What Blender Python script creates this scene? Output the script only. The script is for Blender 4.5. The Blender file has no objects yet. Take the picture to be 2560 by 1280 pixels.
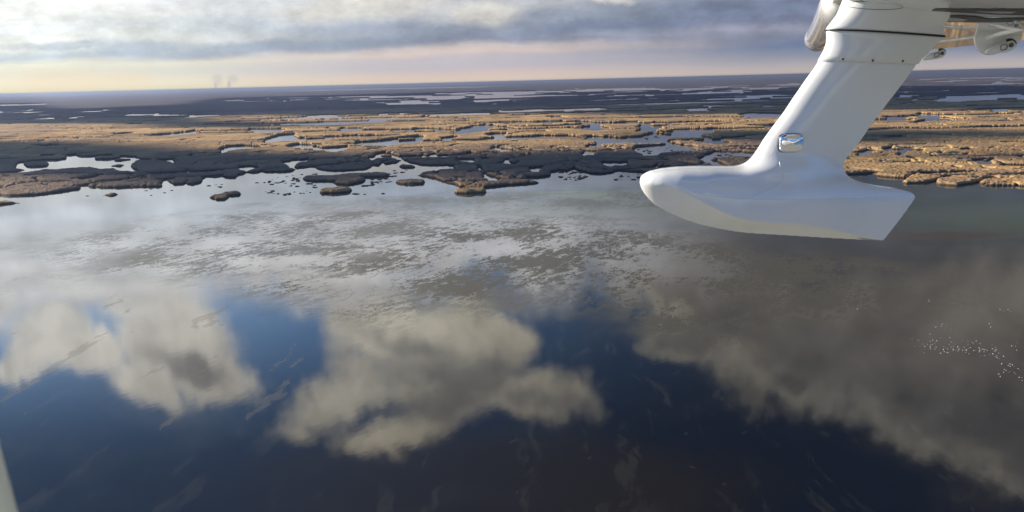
import bpy, math, random
import numpy as np
from mathutils import Vector, Matrix
S = bpy.context.scene
COL = S.collection
R = math.radians

# ------------------------------------------------------------------ camera
F = 1971.0                      # focal length in photo pixels (photo 2560 x 1280)
H = 60.0                        # flying height over the water
TH = math.atan(437 / F); RO = R(1.4545)
CAM = np.array([0.0, 0.0, H])
f_ = np.array([0, math.cos(TH), -math.sin(TH)])
u0 = np.array([0, math.sin(TH), math.cos(TH)]); r0 = np.array([1.0, 0, 0])
r_ = math.cos(RO) * r0 - math.sin(RO) * u0
u_ = math.sin(RO) * r0 + math.cos(RO) * u0
cd = bpy.data.cameras.new("camera"); cam = bpy.data.objects.new("camera", cd); COL.objects.link(cam)
cd.sensor_width = 36; cd.lens = 36 * F / 2560; cd.clip_start = 0.05; cd.clip_end = 200000
cd.dof.use_dof = True; cd.dof.focus_distance = 9.0; cd.dof.aperture_fstop = 14
m = Matrix.Identity(4)
for i in range(3):
    m[i][0] = r_[i]; m[i][1] = u_[i]; m[i][2] = -f_[i]; m[i][3] = CAM[i]
cam.matrix_world = m
S.camera = cam

def proj(x, y, z):
    dx = x; dy = y; dz = z - H
    a = dx * r_[0] + dy * r_[1] + dz * r_[2]
    b = dx * u_[0] + dy * u_[1] + dz * u_[2]
    c = dx * f_[0] + dy * f_[1] + dz * f_[2]
    c = np.maximum(c, 1e-3)
    return 1280 + F * a / c, 640 - F * b / c
def ray(px, py):
    d = f_ * F + r_ * (px - 1280) + u_ * (640 - py)
    return d / np.linalg.norm(d)
def ground(px, py, z=0.0):
    d = ray(px, py); t = (z - H) / d[2]; return CAM + d * t
def aty(px, py, Y):
    d = ray(px, py); return CAM + d * (Y / d[1])

# ------------------------------------------------------------------ sun, sky, exposure
SUN_AZ, SUN_EL = R(-71), R(21)
sdir = Vector((math.sin(SUN_AZ) * math.cos(SUN_EL), math.cos(SUN_AZ) * math.cos(SUN_EL), math.sin(SUN_EL)))
sl = bpy.data.lights.new("sun", 'SUN'); sl.energy = 5.0; sl.angle = R(0.5); sl.color = (1, 0.86, 0.68)
so = bpy.data.objects.new("sun", sl); COL.objects.link(so)
so.rotation_euler = sdir.to_track_quat('Z', 'Y').to_euler()
vs = S.view_settings
S.display_settings.display_device = 'sRGB'
vs.view_transform = 'Standard'; vs.look = 'None'; vs.exposure = 1.0; vs.gamma = 1; vs.use_curve_mapping = False
S.cycles.max_bounces = 6; S.cycles.volume_bounces = 0; S.cycles.use_denoising = True
S.cycles.caustics_reflective = True; S.cycles.blur_glossy = 1.0; S.cycles.sample_clamp_indirect = 40.0; S.cycles.caustics_refractive = False

class NT:
    """small helper round a node tree"""
    def __init__(s, t): s.t = t; s.n = t.nodes; s.l = t.links; s.n.clear()
    def new(s, typ, **k):
        n = s.n.new(typ)
        for a, v in k.items(): setattr(n, a, v)
        return n
    def put(s, sock, v):
        if isinstance(v, bpy.types.NodeSocket): s.l.new(v, sock)
        elif v is not None:
            if sock.type == 'RGBA' and len(v) == 3: v = (*v, 1)
            sock.default_value = v
    def math(s, op, a, b=None, c=None, clamp=False):
        n = s.new('ShaderNodeMath', operation=op); n.use_clamp = clamp
        s.put(n.inputs[0], a)
        if b is not None: s.put(n.inputs[1], b)
        if c is not None: s.put(n.inputs[2], c)
        return n.outputs[0]
    def vmath(s, op, a, b=None, out=0):
        n = s.new('ShaderNodeVectorMath', operation=op); s.put(n.inputs[0], a)
        if b is not None: s.put(n.inputs[1], b)
        return n.outputs[out]
    def scale(s, a, k):
        n = s.new('ShaderNodeVectorMath', operation='SCALE'); s.put(n.inputs[0], a); s.put(n.inputs[3], k); return n.outputs[0]
    def mix(s, fac, a, b, mode='MIX'):
        n = s.new('ShaderNodeMix', data_type='RGBA', blend_type=mode)
        s.put(n.inputs[0], fac); s.put(n.inputs[6], a); s.put(n.inputs[7], b); return n.outputs[2]
    def noise(s, vec, scale, detail=3, rough=0.5, out=0, dist=0.0):
        n = s.new('ShaderNodeTexNoise'); s.put(n.inputs['Vector'], vec)
        n.inputs['Scale'].default_value = scale; n.inputs['Detail'].default_value = detail
        n.inputs['Roughness'].default_value = rough; n.inputs['Distortion'].default_value = dist
        return n.outputs[out]
    def step(s, v, a, b, smooth=True):
        n = s.new('ShaderNodeMapRange'); n.interpolation_type = 'SMOOTHSTEP' if smooth else 'LINEAR'
        s.put(n.inputs['Value'], v); s.put(n.inputs['From Min'], a); s.put(n.inputs['From Max'], b)
        return n.outputs[0]
    def map(s, vec, loc=(0, 0, 0), rot=0.0, scale=(1, 1, 1), typ='TEXTURE'):
        n = s.new('ShaderNodeMapping', vector_type=typ); s.put(n.inputs[0], vec)
        n.inputs[1].default_value = loc; n.inputs[2].default_value = (0, 0, rot); n.inputs[3].default_value = scale
        return n.outputs[0]
    def ramp(s, v, stops):
        n = s.new('ShaderNodeValToRGB'); s.put(n.inputs[0], v); e = n.color_ramp.elements
        while len(e) > 1: e.remove(e[-1])
        for i, (p, c) in enumerate(stops):
            q = e[0] if i == 0 else e.new(p)
            q.position = p; q.color = (*c, 1)
        return n.outputs[0]
    def comb(s, x, y, z=0.0):
        n = s.new('ShaderNodeCombineXYZ'); s.put(n.inputs[0], x); s.put(n.inputs[1], y); s.put(n.inputs[2], z); return n.outputs[0]
    def sep(s, v):
        n = s.new('ShaderNodeSeparateXYZ'); s.put(n.inputs[0], v); return n.outputs

def srgb(r, g, b):
    return tuple(((c / 255) / 12.92 if c / 255 < .04045 else ((c / 255 + .055) / 1.055) ** 2.4) for c in (r, g, b))

# sky chart: u = dx/dy, v = dz/dy of the direction (a plane far off in front, upright)
def chart(px, py, mirror=False):
    d = ray(px, py); return d[0] / d[1], (-d[2] if mirror else d[2]) / d[1]
W = bpy.data.worlds.new("World"); S.world = W; W.use_nodes = True
w = NT(W.node_tree)
tc = w.new('ShaderNodeTexCoord').outputs['Generated']
dX, dY, dZ = w.sep(w.vmath('NORMALIZE', tc))
dyc = w.math('MAXIMUM', w.math('ABSOLUTE', dY), 0.12)
U = w.math('DIVIDE', dX, dyc); V = w.math('DIVIDE', dZ, dyc)
P = w.comb(U, V)
front = w.step(dY, 0.0, 0.15)
skyn = w.new('ShaderNodeTexSky', sky_type='NISHITA')
skyn.sun_disc = False; skyn.sun_elevation = SUN_EL; skyn.sun_rotation = SUN_AZ
skyn.altitude = 60; skyn.air_density = 1.0; skyn.dust_density = 0.6; skyn.ozone_density = 1.6
KS = 0.10                       # background strength
def L(c, k=1.0):                # display colour -> cloud radiance fed to the background
    return tuple(x * k / (KS * 2.0) for x in srgb(*c))
bk = w.math('MULTIPLY', w.math('MULTIPLY_ADD', w.step(w.math('MULTIPLY', U, 1.0), -0.5, 0.35), -0.82, 1.0), w.math('MULTIPLY_ADD', w.step(V, .27, .52), -0.64, 1.0))
blue = w.mix(1.0, skyn.outputs[0], w.comb(w.math('MULTIPLY', bk, .98), w.math('MULTIPLY', bk, 1.26), w.math('MULTIPLY', bk, 1.55)), 'MULTIPLY')
wa = w.noise(P, 3.2, 3, 0.5, out=1); wb = w.noise(P, 13.0, 5, 0.62, out=1)
wv_ = w.math('MULTIPLY', w.math('ABSOLUTE', V), 5.0, clamp=True)
warp = w.vmath('ADD', w.scale(w.vmath('SUBTRACT', wa, (.5, .5, .5)), 0.12), w.scale(w.vmath('SUBTRACT', wb, (.5, .5, .5)), 0.085))
warp = w.vmath('MULTIPLY', warp, w.comb(1.0, wv_, 1.0)); Pw = w.vmath('ADD', P, warp)
Pz = w.vmath('MULTIPLY', Pw, (1, 1, 0))
def ell(vec, px, py, rx, ry, rot=0, mirror=True):
    u, v = chart(px, py, mirror)
    return w.vmath('LENGTH', w.map(vec, loc=(u, v, 0), rot=R(rot), scale=(rx / F, ry / F, 1)), out=1)
def union(es):
    o = es[0]
    for e in es[1:]:
        n = w.new('ShaderNodeMath', operation='SMOOTH_MIN'); w.put(n.inputs[0], o); w.put(n.inputs[1], e); n.inputs[2].default_value = 0.25
        o = n.outputs[0]
    return o
# --- low stratus, straight in view: colour by height, two columns mixed across
Pb = w.vmath('ADD', P, w.scale(w.vmath('SUBTRACT', w.noise(P, 9.0, 5, .62, out=1), (.5, .5, .5)), .05))
wn = w.noise(w.map(Pb, scale=(1.2, .42, 1)), 6.5, 7, 0.6)
wn2 = w.noise(w.map(P, loc=(3, 1, 0), scale=(.7, .11, 1)), 4.0, 6, 0.6)
Vw = w.math('ADD', V, w.math('MULTIPLY', w.math('SUBTRACT', wn, 0.5), w.math('MULTIPLY', V, 0.62)))
t = w.math('DIVIDE', Vw, 0.5)
def hv(h): return h / F / 0.5
left = w.mix(1.0, (1.02, 1.04, 1.04), w.ramp(t, [(0, L((238, 230, 196))), (hv(22), L((246, 238, 212))), (hv(48), L((232, 230, 216))), (hv(66), L((244, 240, 220))), (hv(82), L((200, 212, 220))),
                  (hv(110), L((252, 252, 244))), (hv(150), L((240, 244, 244))), (hv(205), L((252, 252, 248))), (hv(300), L((226, 232, 238), 1.5)), (hv(430), L((226, 226, 226), 2.1)), (hv(560), L((224, 220, 214), 2.6)), (1, L((220, 214, 205), 2.8))]), 'MULTIPLY')
cent = w.ramp(t, [(0, L((226, 208, 192))), (hv(14), L((220, 200, 188))), (hv(36), L((194, 188, 196))), (hv(60), L((196, 190, 196))), (hv(72), L((218, 202, 194))), (hv(84), L((206, 196, 196))),
                  (hv(98), L((146, 154, 172))), (hv(128), L((152, 162, 180))), (hv(160), L((164, 174, 190))), (hv(188), L((196, 198, 202))), (hv(215), L((186, 192, 204))), (hv(260), L((180, 192, 208), 1.5)), (hv(420), L((206, 204, 204), 2.6)), (hv(560), L((206, 202, 196), 2.8)), (1, L((200, 190, 175), 2.6))])
rght = w.ramp(t, [(0, L((198, 186, 178))), (hv(20), L((178, 172, 176))), (hv(44), L((142, 148, 164))), (hv(64), L((112, 128, 158))), (hv(84), L((126, 134, 156))),
                  (hv(105), L((150, 152, 170))), (hv(125), L((118, 126, 150))), (hv(165), L((120, 130, 156))), (hv(200), L((140, 148, 170))), (hv(260), L((100, 110, 128), 1.0)), (hv(420), L((98, 104, 114), 0.9)), (hv(600), L((112, 108, 102), 1.1)), (1, L((116, 108, 98), 1.3))])
Uw = w.math('ADD', U, w.math('MULTIPLY', w.math('SUBTRACT', wn2, 0.5), 0.25))
low = w.mix(w.step(Uw, -0.60, -0.06), left, cent)
low = w.mix(w.step(Uw, -0.06, 0.38), low, rght)
hi_ = union([ell(Pz, 900, 22, 210, 34, 0, False), ell(Pz, 1180, 30, 120, 30, 0, False), ell(Pz, 1480, 0, 90, 14, 0, False)])
low = w.mix(w.math('MULTIPLY', w.step(hi_, 1.3, 0.3), .75), low, L((232, 228, 218)))
lo_ = union([ell(Pz, 180, 118, 150, 10, 0, False), ell(Pz, 700, 118, 420, 16, 2, False), ell(Pz, 350, 120, 160, 22, 0, False), ell(Pz, 1550, 62, 260, 14, 3, False), ell(Pz, 1850, 20, 200, 20, 0, False)])
low = w.mix(w.math('MULTIPLY', w.step(lo_, 1.5, 0.4), .7), low, w.mix(w.step(U, -.6, .1), L((178, 192, 206)), L((122, 134, 160))))
pf_ = union([ell(Pz, 150, 205, 110, 26, 0, False), ell(Pz, 300, 200, 60, 20, 0, False)])
low = w.mix(w.math('MULTIPLY', w.step(pf_, 1.6, 0.5), .5), low, L((246, 226, 196)))
Pq = w.vmath('ADD', P, w.scale(w.vmath('SUBTRACT', w.noise(P, 60.0, 3, .6, out=1), (.5, .5, .5)), 0.006))
for qx, qy, qr, qh, qd in ((538, 214, 5, 8, .5), (544, 200, 14, 14, .35), (573, 212, 5, 9, .6), (582, 198, 16, 13, .35)):
    low = w.mix(w.math('MULTIPLY', w.step(ell(w.vmath('MULTIPLY', Pq, (1, 1, 0)), qx, qy, qr, qh, 0, False), 1.3, 0.3), qd), low, L((178, 180, 190)))
wn3 = w.noise(w.map(w.vmath('ADD', P, w.scale(w.vmath('SUBTRACT', wb, (.5, .5, .5)), .03)), scale=(1, .5, 1)), 15.0, 9, 0.64)
d3 = w.math('MULTIPLY_ADD', w.math('SUBTRACT', wn3, .5), w.math('MULTIPLY', w.step(V, .012, .07), 1.15), 1.0)
low = w.mix(1.0, low, w.comb(d3, d3, d3), 'MULTIPLY')
det = w.math('MULTIPLY_ADD', w.math('SUBTRACT', wn2, 0.5), w.math('MINIMUM', w.math('MULTIPLY', V, 12.0), 0.95), 1.0)
low = w.mix(1.0, low, w.comb(det, det, det), 'MULTIPLY')
# --- cumulus higher up (seen in the water), each an ellipse group with a ragged edge
E = lambda *a: ell(Pz, *a)
bright = union([E(430, 850, 150, 130, 0), E(520, 930, 115, 70, 0), E(350, 940, 100, 60, 20), E(150, 850, 100, 80, 15), E(60, 905, 120, 40, 0), E(330, 770, 90, 40),
                E(240, 880, 120, 60, 0)])
mid = union([E(960, 810, 150, 120, 0), E(850, 975, 205, 90, -22), E(980, 1075, 160, 60, -10), E(1230, 835, 130, 90, 25), E(1310, 985, 190, 75, 5), E(1110, 940, 210, 130, 0), E(1110, 840, 150, 90, 0)])
def half(px0, py0, px1, py1, k=9.0):      # signed: < 1 on the left-hand side of the line (upwards in the mirror image)
    a0 = chart(px0, py0, True); a1 = chart(px1, py1, True); dx_, dy_ = a1[0] - a0[0], a1[1] - a0[1]; l = math.hypot(dx_, dy_); nx, ny = -dy_ / l * k, dx_ / l * k
    return w.math('ADD', w.vmath('DOT_PRODUCT', Pz, (nx, ny, 0), out=1), 1 - nx * a0[0] - ny * a0[1])
dark_ = union([E(1960, 930, 90, 60, 0), E(1740, 850, 120, 50, 0), E(1700, 720, 160, 80, 0)])
top = w.step(w.math('ADD', w.math('ADD', V, w.math('MULTIPLY', w.sep(warp)[1], 1.6)), w.math('MULTIPLY', w.step(U, -.15, -.6), -.035)), 0.29, 0.225)
rag = w.math('MULTIPLY', w.math('SUBTRACT', w.noise(P, 8.0, 9, 0.66), 0.5), 2.1)
def edge(d, a=1.32, b=0.62): return w.step(w.math('ADD', d, rag), a, b)
dark = w.math('MINIMUM', w.math('MAXIMUM', half(1560, 800, 2600, 1270), half(1590, 660, 1650, 900, 6.0)), dark_)
cb, cm, cdk = edge(bright), edge(mid), edge(dark, 1.28, 0.74)
core = union([E(470, 910, 90, 26, 10), E(1020, 850, 130, 36, 25), E(1150, 920, 260, 70, 0), E(1080, 1010, 240, 45, -8), E(1340, 1000, 150, 36, 0)])
cf = w.step(w.math('ADD', core, w.math('MULTIPLY', rag, 1.1)), 1.5, 0.3)
lum = w.noise(Pz, 8.0, 6, 0.62)
lit = w.mix(w.step(U, -0.7, 0.1), L((255, 249, 234), 2.6), L((232, 222, 196), 2.1))
lit = w.mix(w.math('MULTIPLY', cf, 0.75), lit, L((204, 200, 188), 1.15))
lit = w.mix(w.step(V, .40, .56), lit, w.mix(1.0, lit, (1.15, 1.1, 1.0), 'MULTIPLY'))
darkc = w.mix(w.step(dark, 1.05, 0.45), L((218, 210, 188), 1.35), L((156, 152, 142), 1.08))
k2 = w.math('MULTIPLY_ADD', lum, 2.4, -0.15)
lit = w.mix(1.0, lit, w.comb(k2, k2, k2), 'MULTIPLY'); darkc = w.mix(1.0, darkc, w.comb(k2, k2, k2), 'MULTIPLY')
veil = w.math('MULTIPLY', w.step(w.noise(w.map(P, scale=(1.4, .6, 1)), 5.0, 8, .66), .48, .78), w.step(U, .25, -.5))
blue = w.mix(w.math('MULTIPLY', veil, .45), blue, L((190, 205, 222), 1.6))
sky = w.mix(w.math('MULTIPLY', cm, .93), blue, lit)
sky = w.mix(w.math('MULTIPLY', cb, .92), sky, lit)
sky = w.mix(cdk, sky, darkc)
# small blue windows break the lower deck
sky = w.mix(top, sky, low)
# --- the sky behind the viewer: broken cloud on blue
bn = w.noise(tc, 2.6, 6, 0.55)
back = w.mix(w.step(bn, 0.54, 0.68), w.mix(1.0, skyn.outputs[0], (.20, .46, .86), 'MULTIPLY'), L((190, 208, 228), 0.42))
back = w.mix(w.step(dZ, .16, .02), back, L((120, 170, 225), 0.42))
sky = w.mix(front, back, sky)
# below the horizon (only seen past the ground's edge)
sky = w.mix(w.step(dZ, -0.004, -0.001), L((140, 150, 165)), sky)
bg = w.new('ShaderNodeBackground'); w.put(bg.inputs[0], sky); bg.inputs[1].default_value = KS
w.l.new(bg.outputs[0], w.new('ShaderNodeOutputWorld').inputs[0])

# ------------------------------------------------------------------ helpers
def tag(o, label=None, cat=None, group=None, kind=None):
    if label: o['label'] = label
    if cat: o['category'] = cat
    if group: o['group'] = group
    if kind: o['kind'] = kind
    return o
def link(name, me, mat=None, parent=None, loc=None):
    o = bpy.data.objects.new(name, me); COL.objects.link(o)
    if mat and not me.materials: me.materials.append(mat)
    if parent: o.parent = parent
    if loc is not None: o.location = loc
    return o
def mesh(name, v, f, smooth=True):
    me = bpy.data.meshes.new(name); me.from_pydata([tuple(map(float, p)) for p in v], [], f); me.update()
    if smooth: me.shade_smooth()
    return me
def npmesh(name, v, q, smooth=True):
    me = bpy.data.meshes.new(name); n, k = len(v), len(q)
    me.vertices.add(n); me.vertices.foreach_set('co', np.asarray(v, np.float32).ravel())
    me.loops.add(4 * k); me.polygons.add(k)
    me.polygons.foreach_set('loop_start', np.arange(0, 4 * k, 4, dtype=np.int32))
    me.polygons.foreach_set('loop_total', np.full(k, 4, np.int32))
    me.loops.foreach_set('vertex_index', np.asarray(q, np.int32).ravel())
    me.update(calc_edges=True)
    if smooth: me.shade_smooth()
    return me
def material(name):
    mt = bpy.data.materials.new(name); mt.use_nodes = True
    return mt, NT(mt.node_tree)
def principled(name, color, rough=0.5, metal=0.0, coat=0.0, spec=0.5):
    mt, n = material(name); b = n.new('ShaderNodeBsdfPrincipled')
    n.put(b.inputs['Base Color'], color); b.inputs['Roughness'].default_value = rough; b.inputs['Metallic'].default_value = metal
    b.inputs['Coat Weight'].default_value = coat; b.inputs['Coat Roughness'].default_value = 0.03; b.inputs['Specular IOR Level'].default_value = spec
    n.l.new(b.outputs[0], n.new('ShaderNodeOutputMaterial').inputs[0])
    return mt, n, b
# lattice noise in numpy
_rng = np.random.RandomState(7); _T = _rng.rand(512, 512).astype(np.float32)
def vnoise(x, y, s, o=0):
    x = x / s + o * 37.3 + 1000; y = y / s + o * 91.7 + 1000
    i = np.floor(x).astype(np.int64); j = np.floor(y).astype(np.int64); a = x - i; b = y - j
    a = a * a * (3 - 2 * a); b = b * b * (3 - 2 * b)
    g = lambda p, q: _T[p % 512, q % 512]
    return (g(i, j) * (1 - a) + g(i + 1, j) * a) * (1 - b) + (g(i, j + 1) * (1 - a) + g(i + 1, j + 1) * a) * b
def fbm(x, y, s, n=4, o=0):
    r = 0; k = 0.5; t_ = 0
    for q in range(n):
        r = r + k * vnoise(x, y, s / 2 ** q, o + q * 5); t_ += k; k *= .5
    return r / t_

# ------------------------------------------------------------------ what is reed, what is water (traced from the photograph, then set on the ground)
SHORE = [(-200, 490), (0, 485), (22, 489), (70, 490), (120, 483), (205, 471), (210, 466), (260, 468), (345, 467), (400, 466), (398, 455), (400, 452), (417, 455), (430, 460), (480, 460), (504, 455),
         (505, 447), (560, 441), (590, 444), (597, 437), (612, 432), (640, 431), (700, 430), (730, 427), (745, 419), (780, 418), (800, 424), (835, 427), (925, 424), (945, 416), (965, 412), (1000, 403),
         (1012, 405), (1041, 408), (1075, 413), (1110, 412), (1140, 415), (1140, 420), (1100, 421), (1060, 428), (1030, 437), (1033, 441), (1060, 442), (1095, 446), (1115, 457), (1140, 460), (1157, 467), (1220, 468),
         (1275, 463), (1345, 458), (1347, 452), (1335, 448), (1300, 444), (1350, 441), (1384, 438), (1384, 433), (1370, 429), (1425, 425), (1432, 419), (1450, 424), (1465, 432), (1510, 433), (1540, 428), (1600, 428), (1650, 436),
         (1900, 440), (2050, 440), (2130, 436), (2190, 432), (2184, 440), (2235, 445), (2262, 446), (2272, 443), (2258, 456), (2280, 460), (2320, 459), (2345, 452), (2355, 463), (2400, 466), (2425, 462), (2440, 456), (2460, 461),
         (2530, 462), (2560, 468), (2760, 472)]
OPS = []   # ('w'|'l', polygon)
def w_(*p): OPS.append(('w', p))
def l_(*p): OPS.append(('l', p))
LAND0 = [(-200, 100)] + SHORE + [(2760, 100)]
l_(*LAND0)
# big pond at the left with its islets
w_((32,413),(45,408),(50,405),(95,400),(130,399),(150,399),(167,395),(163,390),(180,387),(215,390),(240,389),(275,387),(300,390),(340,391),(345,396),(385,398),(385,401),(345,399),(340,404),(330,407),(325,414),(342,427),(290,426),(285,420),(240,420),(215,416),(150,420),(100,424),(75,427),(70,421),(35,420))
l_((53,412),(60,406),(90,405),(115,405),(122,408),(115,415),(80,417),(60,417))
l_((231,395),(250,390),(300,390),(300,394),(275,397),(245,397)); l_((290,399),(300,395),(335,394),(340,398),(310,401),(295,402)); l_((257,416),(275,410),(315,408),(320,411),(300,416))
w_((95,390),(115,386),(145,388),(140,390),(110,391),(98,393))
w_((82,364),(110,362),(150,361),(152,363),(162,364),(140,366),(108,368),(104,366)); w_((160,375),(168,373),(170,375),(164,377))
w_((393,397),(410,398),(450,396),(437,402),(438,407),(434,407),(430,403),(405,401)); w_((195,446),(205,443),(250,439),(240,442),(210,447))
w_((80,449),(93,447),(92,451)); w_((353,444),(360,441),(368,446),(360,447)); w_((-60,466),(13,466),(10,469),(-60,469))
w_((0,431),(40,430),(72,426),(72,428),(40,433),(0,434)); w_((589,425),(597,417),(625,415),(645,417),(640,421),(620,423),(612,425))
w_((552,374),(570,366),(610,364),(650,366),(648,372),(605,373),(575,378),(562,382),(558,378))
w_((715,366),(740,361),(780,362),(775,368),(800,370),(835,369),(870,365),(875,368),(860,376),(840,379),(820,378),(800,373),(750,373),(750,371),(720,369))
w_((478,388),(484,385),(490,388)); w_((705,405),(725,403),(760,398),(775,397),(772,401),(745,406),(730,413),(735,418),(720,417),(712,411))
w_((968,384),(975,383),(985,386),(992,391),(1003,395),(1012,405),(1000,404),(1002,400),(990,394),(975,389)); w_((930,384),(968,380),(968,384),(935,387))
w_((1221,370),(1235,368),(1260,372),(1285,374),(1300,378),(1280,379),(1255,377),(1235,373)); w_((1165,384),(1180,380),(1194,385)); w_((1072,386),(1090,383),(1095,387),(1080,389))
w_((1205,397),(1207,393),(1228,397)); w_((1252,405),(1262,398),(1275,405),(1300,407),(1290,410)); w_((1135,400),(1160,396),(1192,400),(1185,404),(1160,401)); w_((1190,421),(1200,417),(1211,420))
w_((1209,436),(1215,437),(1250,447),(1257,451),(1230,448),(1207,443)); w_((1450,388),(1460,378),(1490,380),(1480,386),(1460,388)); w_((1318,423),(1340,419),(1352,421),(1345,427),(1330,427))
w_((1498,405),(1510,404),(1540,405),(1575,403),(1560,408),(1510,413),(1500,410)); w_((1462,369),(1475,362),(1500,361),(1510,365),(1480,368))
w_((1578,377),(1595,366),(1640,363),(1680,358),(1700,362),(1745,367),(1720,370),(1750,375),(1700,376),(1650,381),(1628,389),(1605,388),(1592,382))
w_((1780,383),(1790,377),(1860,380),(1930,385),(1900,392),(1850,389),(1790,392),(1765,397),(1790,402),(1815,413),(1795,415),(1775,404),(1748,398))
w_((1455,342),(1480,340),(1550,345),(1600,341),(1640,331),(1665,337),(1720,333),(1790,345),(1730,345),(1680,346),(1650,352),(1700,355),(1640,357),(1560,357),(1500,360),(1490,352),(1465,349))
w_((1650,331),(1700,325),(1780,330),(1790,336),(1740,336),(1700,334))
w_((1725,352),(1760,348),(1800,352),(1830,356),(1800,360),(1760,356))
# islands off the shore
l_((-40,502),(0,500),(40,495),(60,497),(64,502),(55,507),(0,511),(-40,512))
l_((248,486),(255,480),(275,478),(300,478),(308,481),(300,486),(280,489),(255,490))
l_((513,488),(520,481),(560,477),(590,475),(599,480),(595,487),(575,489),(550,488)); l_((511,497),(515,491),(540,489),(565,489),(573,492),(568,499),(545,502),(520,500))
l_((637,468),(650,464),(658,465),(660,469),(645,470)); l_((436,535),(445,532),(470,531),(468,534),(450,536))
l_((755,445),(760,440),(775,437),(830,437),(870,433),(945,429),(970,432),(973,438),(960,442),(905,443),(907,449),(900,455),(870,462),(825,459),(838,454),(800,454),(765,452))
l_((787,478),(795,473),(815,469),(850,467),(875,468),(883,473),(875,480),(845,483),(800,483)); l_((980,455),(990,449),(1030,446),(1060,448),(1069,453),(1060,459),(1030,462),(1000,460))
l_((991,415),(1010,409),(1030,410),(1045,414),(1035,419),(1010,419)); l_((1078,494),(1085,490),(1110,490),(1118,494),(1110,498),(1085,498))
l_((1137,478),(1145,472),(1170,469),(1215,470),(1224,477),(1215,483),(1170,485),(1145,484)); l_((2444,473),(2460,464),(2500,462),(2540,464),(2546,468),(2520,476),(2480,479),(2455,478))
# open water in the sunlit belt
w_((620,330),(625,322),(700,322),(720,324),(700,329),(660,331),(630,329)); w_((655,352),(690,338),(730,335),(740,345),(790,349),(850,349),(800,353),(740,354),(700,355),(660,360))
w_((840,323),(860,319),(905,322),(890,327),(850,326)); w_((965,331),(980,325),(1030,323),(1040,326),(1000,330))
w_((1000,334),(1030,322),(1060,321),(1140,325),(1180,315),(1220,311),(1260,317),(1300,322),(1235,321),(1222,328),(1200,333),(1150,338),(1130,336),(1140,329),(1060,326),(1030,329))
w_((890,356),(960,351),(1000,345),(1040,340),(1075,342),(1062,350),(1052,358),(1000,361),(960,366),(930,363),(890,363)); w_((1105,346),(1140,341),(1152,345),(1130,350),(1110,353)); w_((1210,338),(1240,333),(1275,333),(1255,342),(1225,342))
l_((935,361),(945,357),(980,356),(982,359),(950,362)); l_((990,352),(1010,347),(1042,346),(1043,349),(1000,352)); l_((1058,344),(1070,340),(1130,339),(1125,343),(1075,345)); l_((1054,356),(1065,352),(1105,351),(1100,356),(1070,358))
w_((1368,293),(1380,290),(1410,290),(1414,295),(1380,297)); w_((1348,310),(1385,305),(1382,312)); w_((1455,317),(1500,315),(1530,320),(1520,326),(1490,329),(1460,327),(1450,320))
w_((1600,314),(1640,305),(1700,306),(1680,313),(1660,320),(1640,330),(1590,332),(1600,322)); l_((1625,312),(1640,308),(1670,309),(1668,313),(1630,314)); w_((1840,286),(1880,281),(1990,284),(2060,290),(1940,297),(1880,296))
w_((2280,292),(2300,284),(2360,286),(2340,292),(2420,300),(2340,302),(2300,309),(2270,309),(2310,299)); w_((2478,278),(2490,274),(2520,275),(2525,281),(2490,282)); w_((2140,389),(2170,375),(2187,376),(2175,386),(2145,389))
w_((2245,387),(2257,378),(2263,386)); w_((2436,404),(2450,402),(2482,404),(2478,411),(2450,411)); w_((2208,372),(2228,367),(2232,373),(2310,375),(2300,378),(2225,376)); w_((2395,373),(2430,371),(2425,375)); w_((2500,411),(2560,413),(2560,416),(2500,415))
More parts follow.
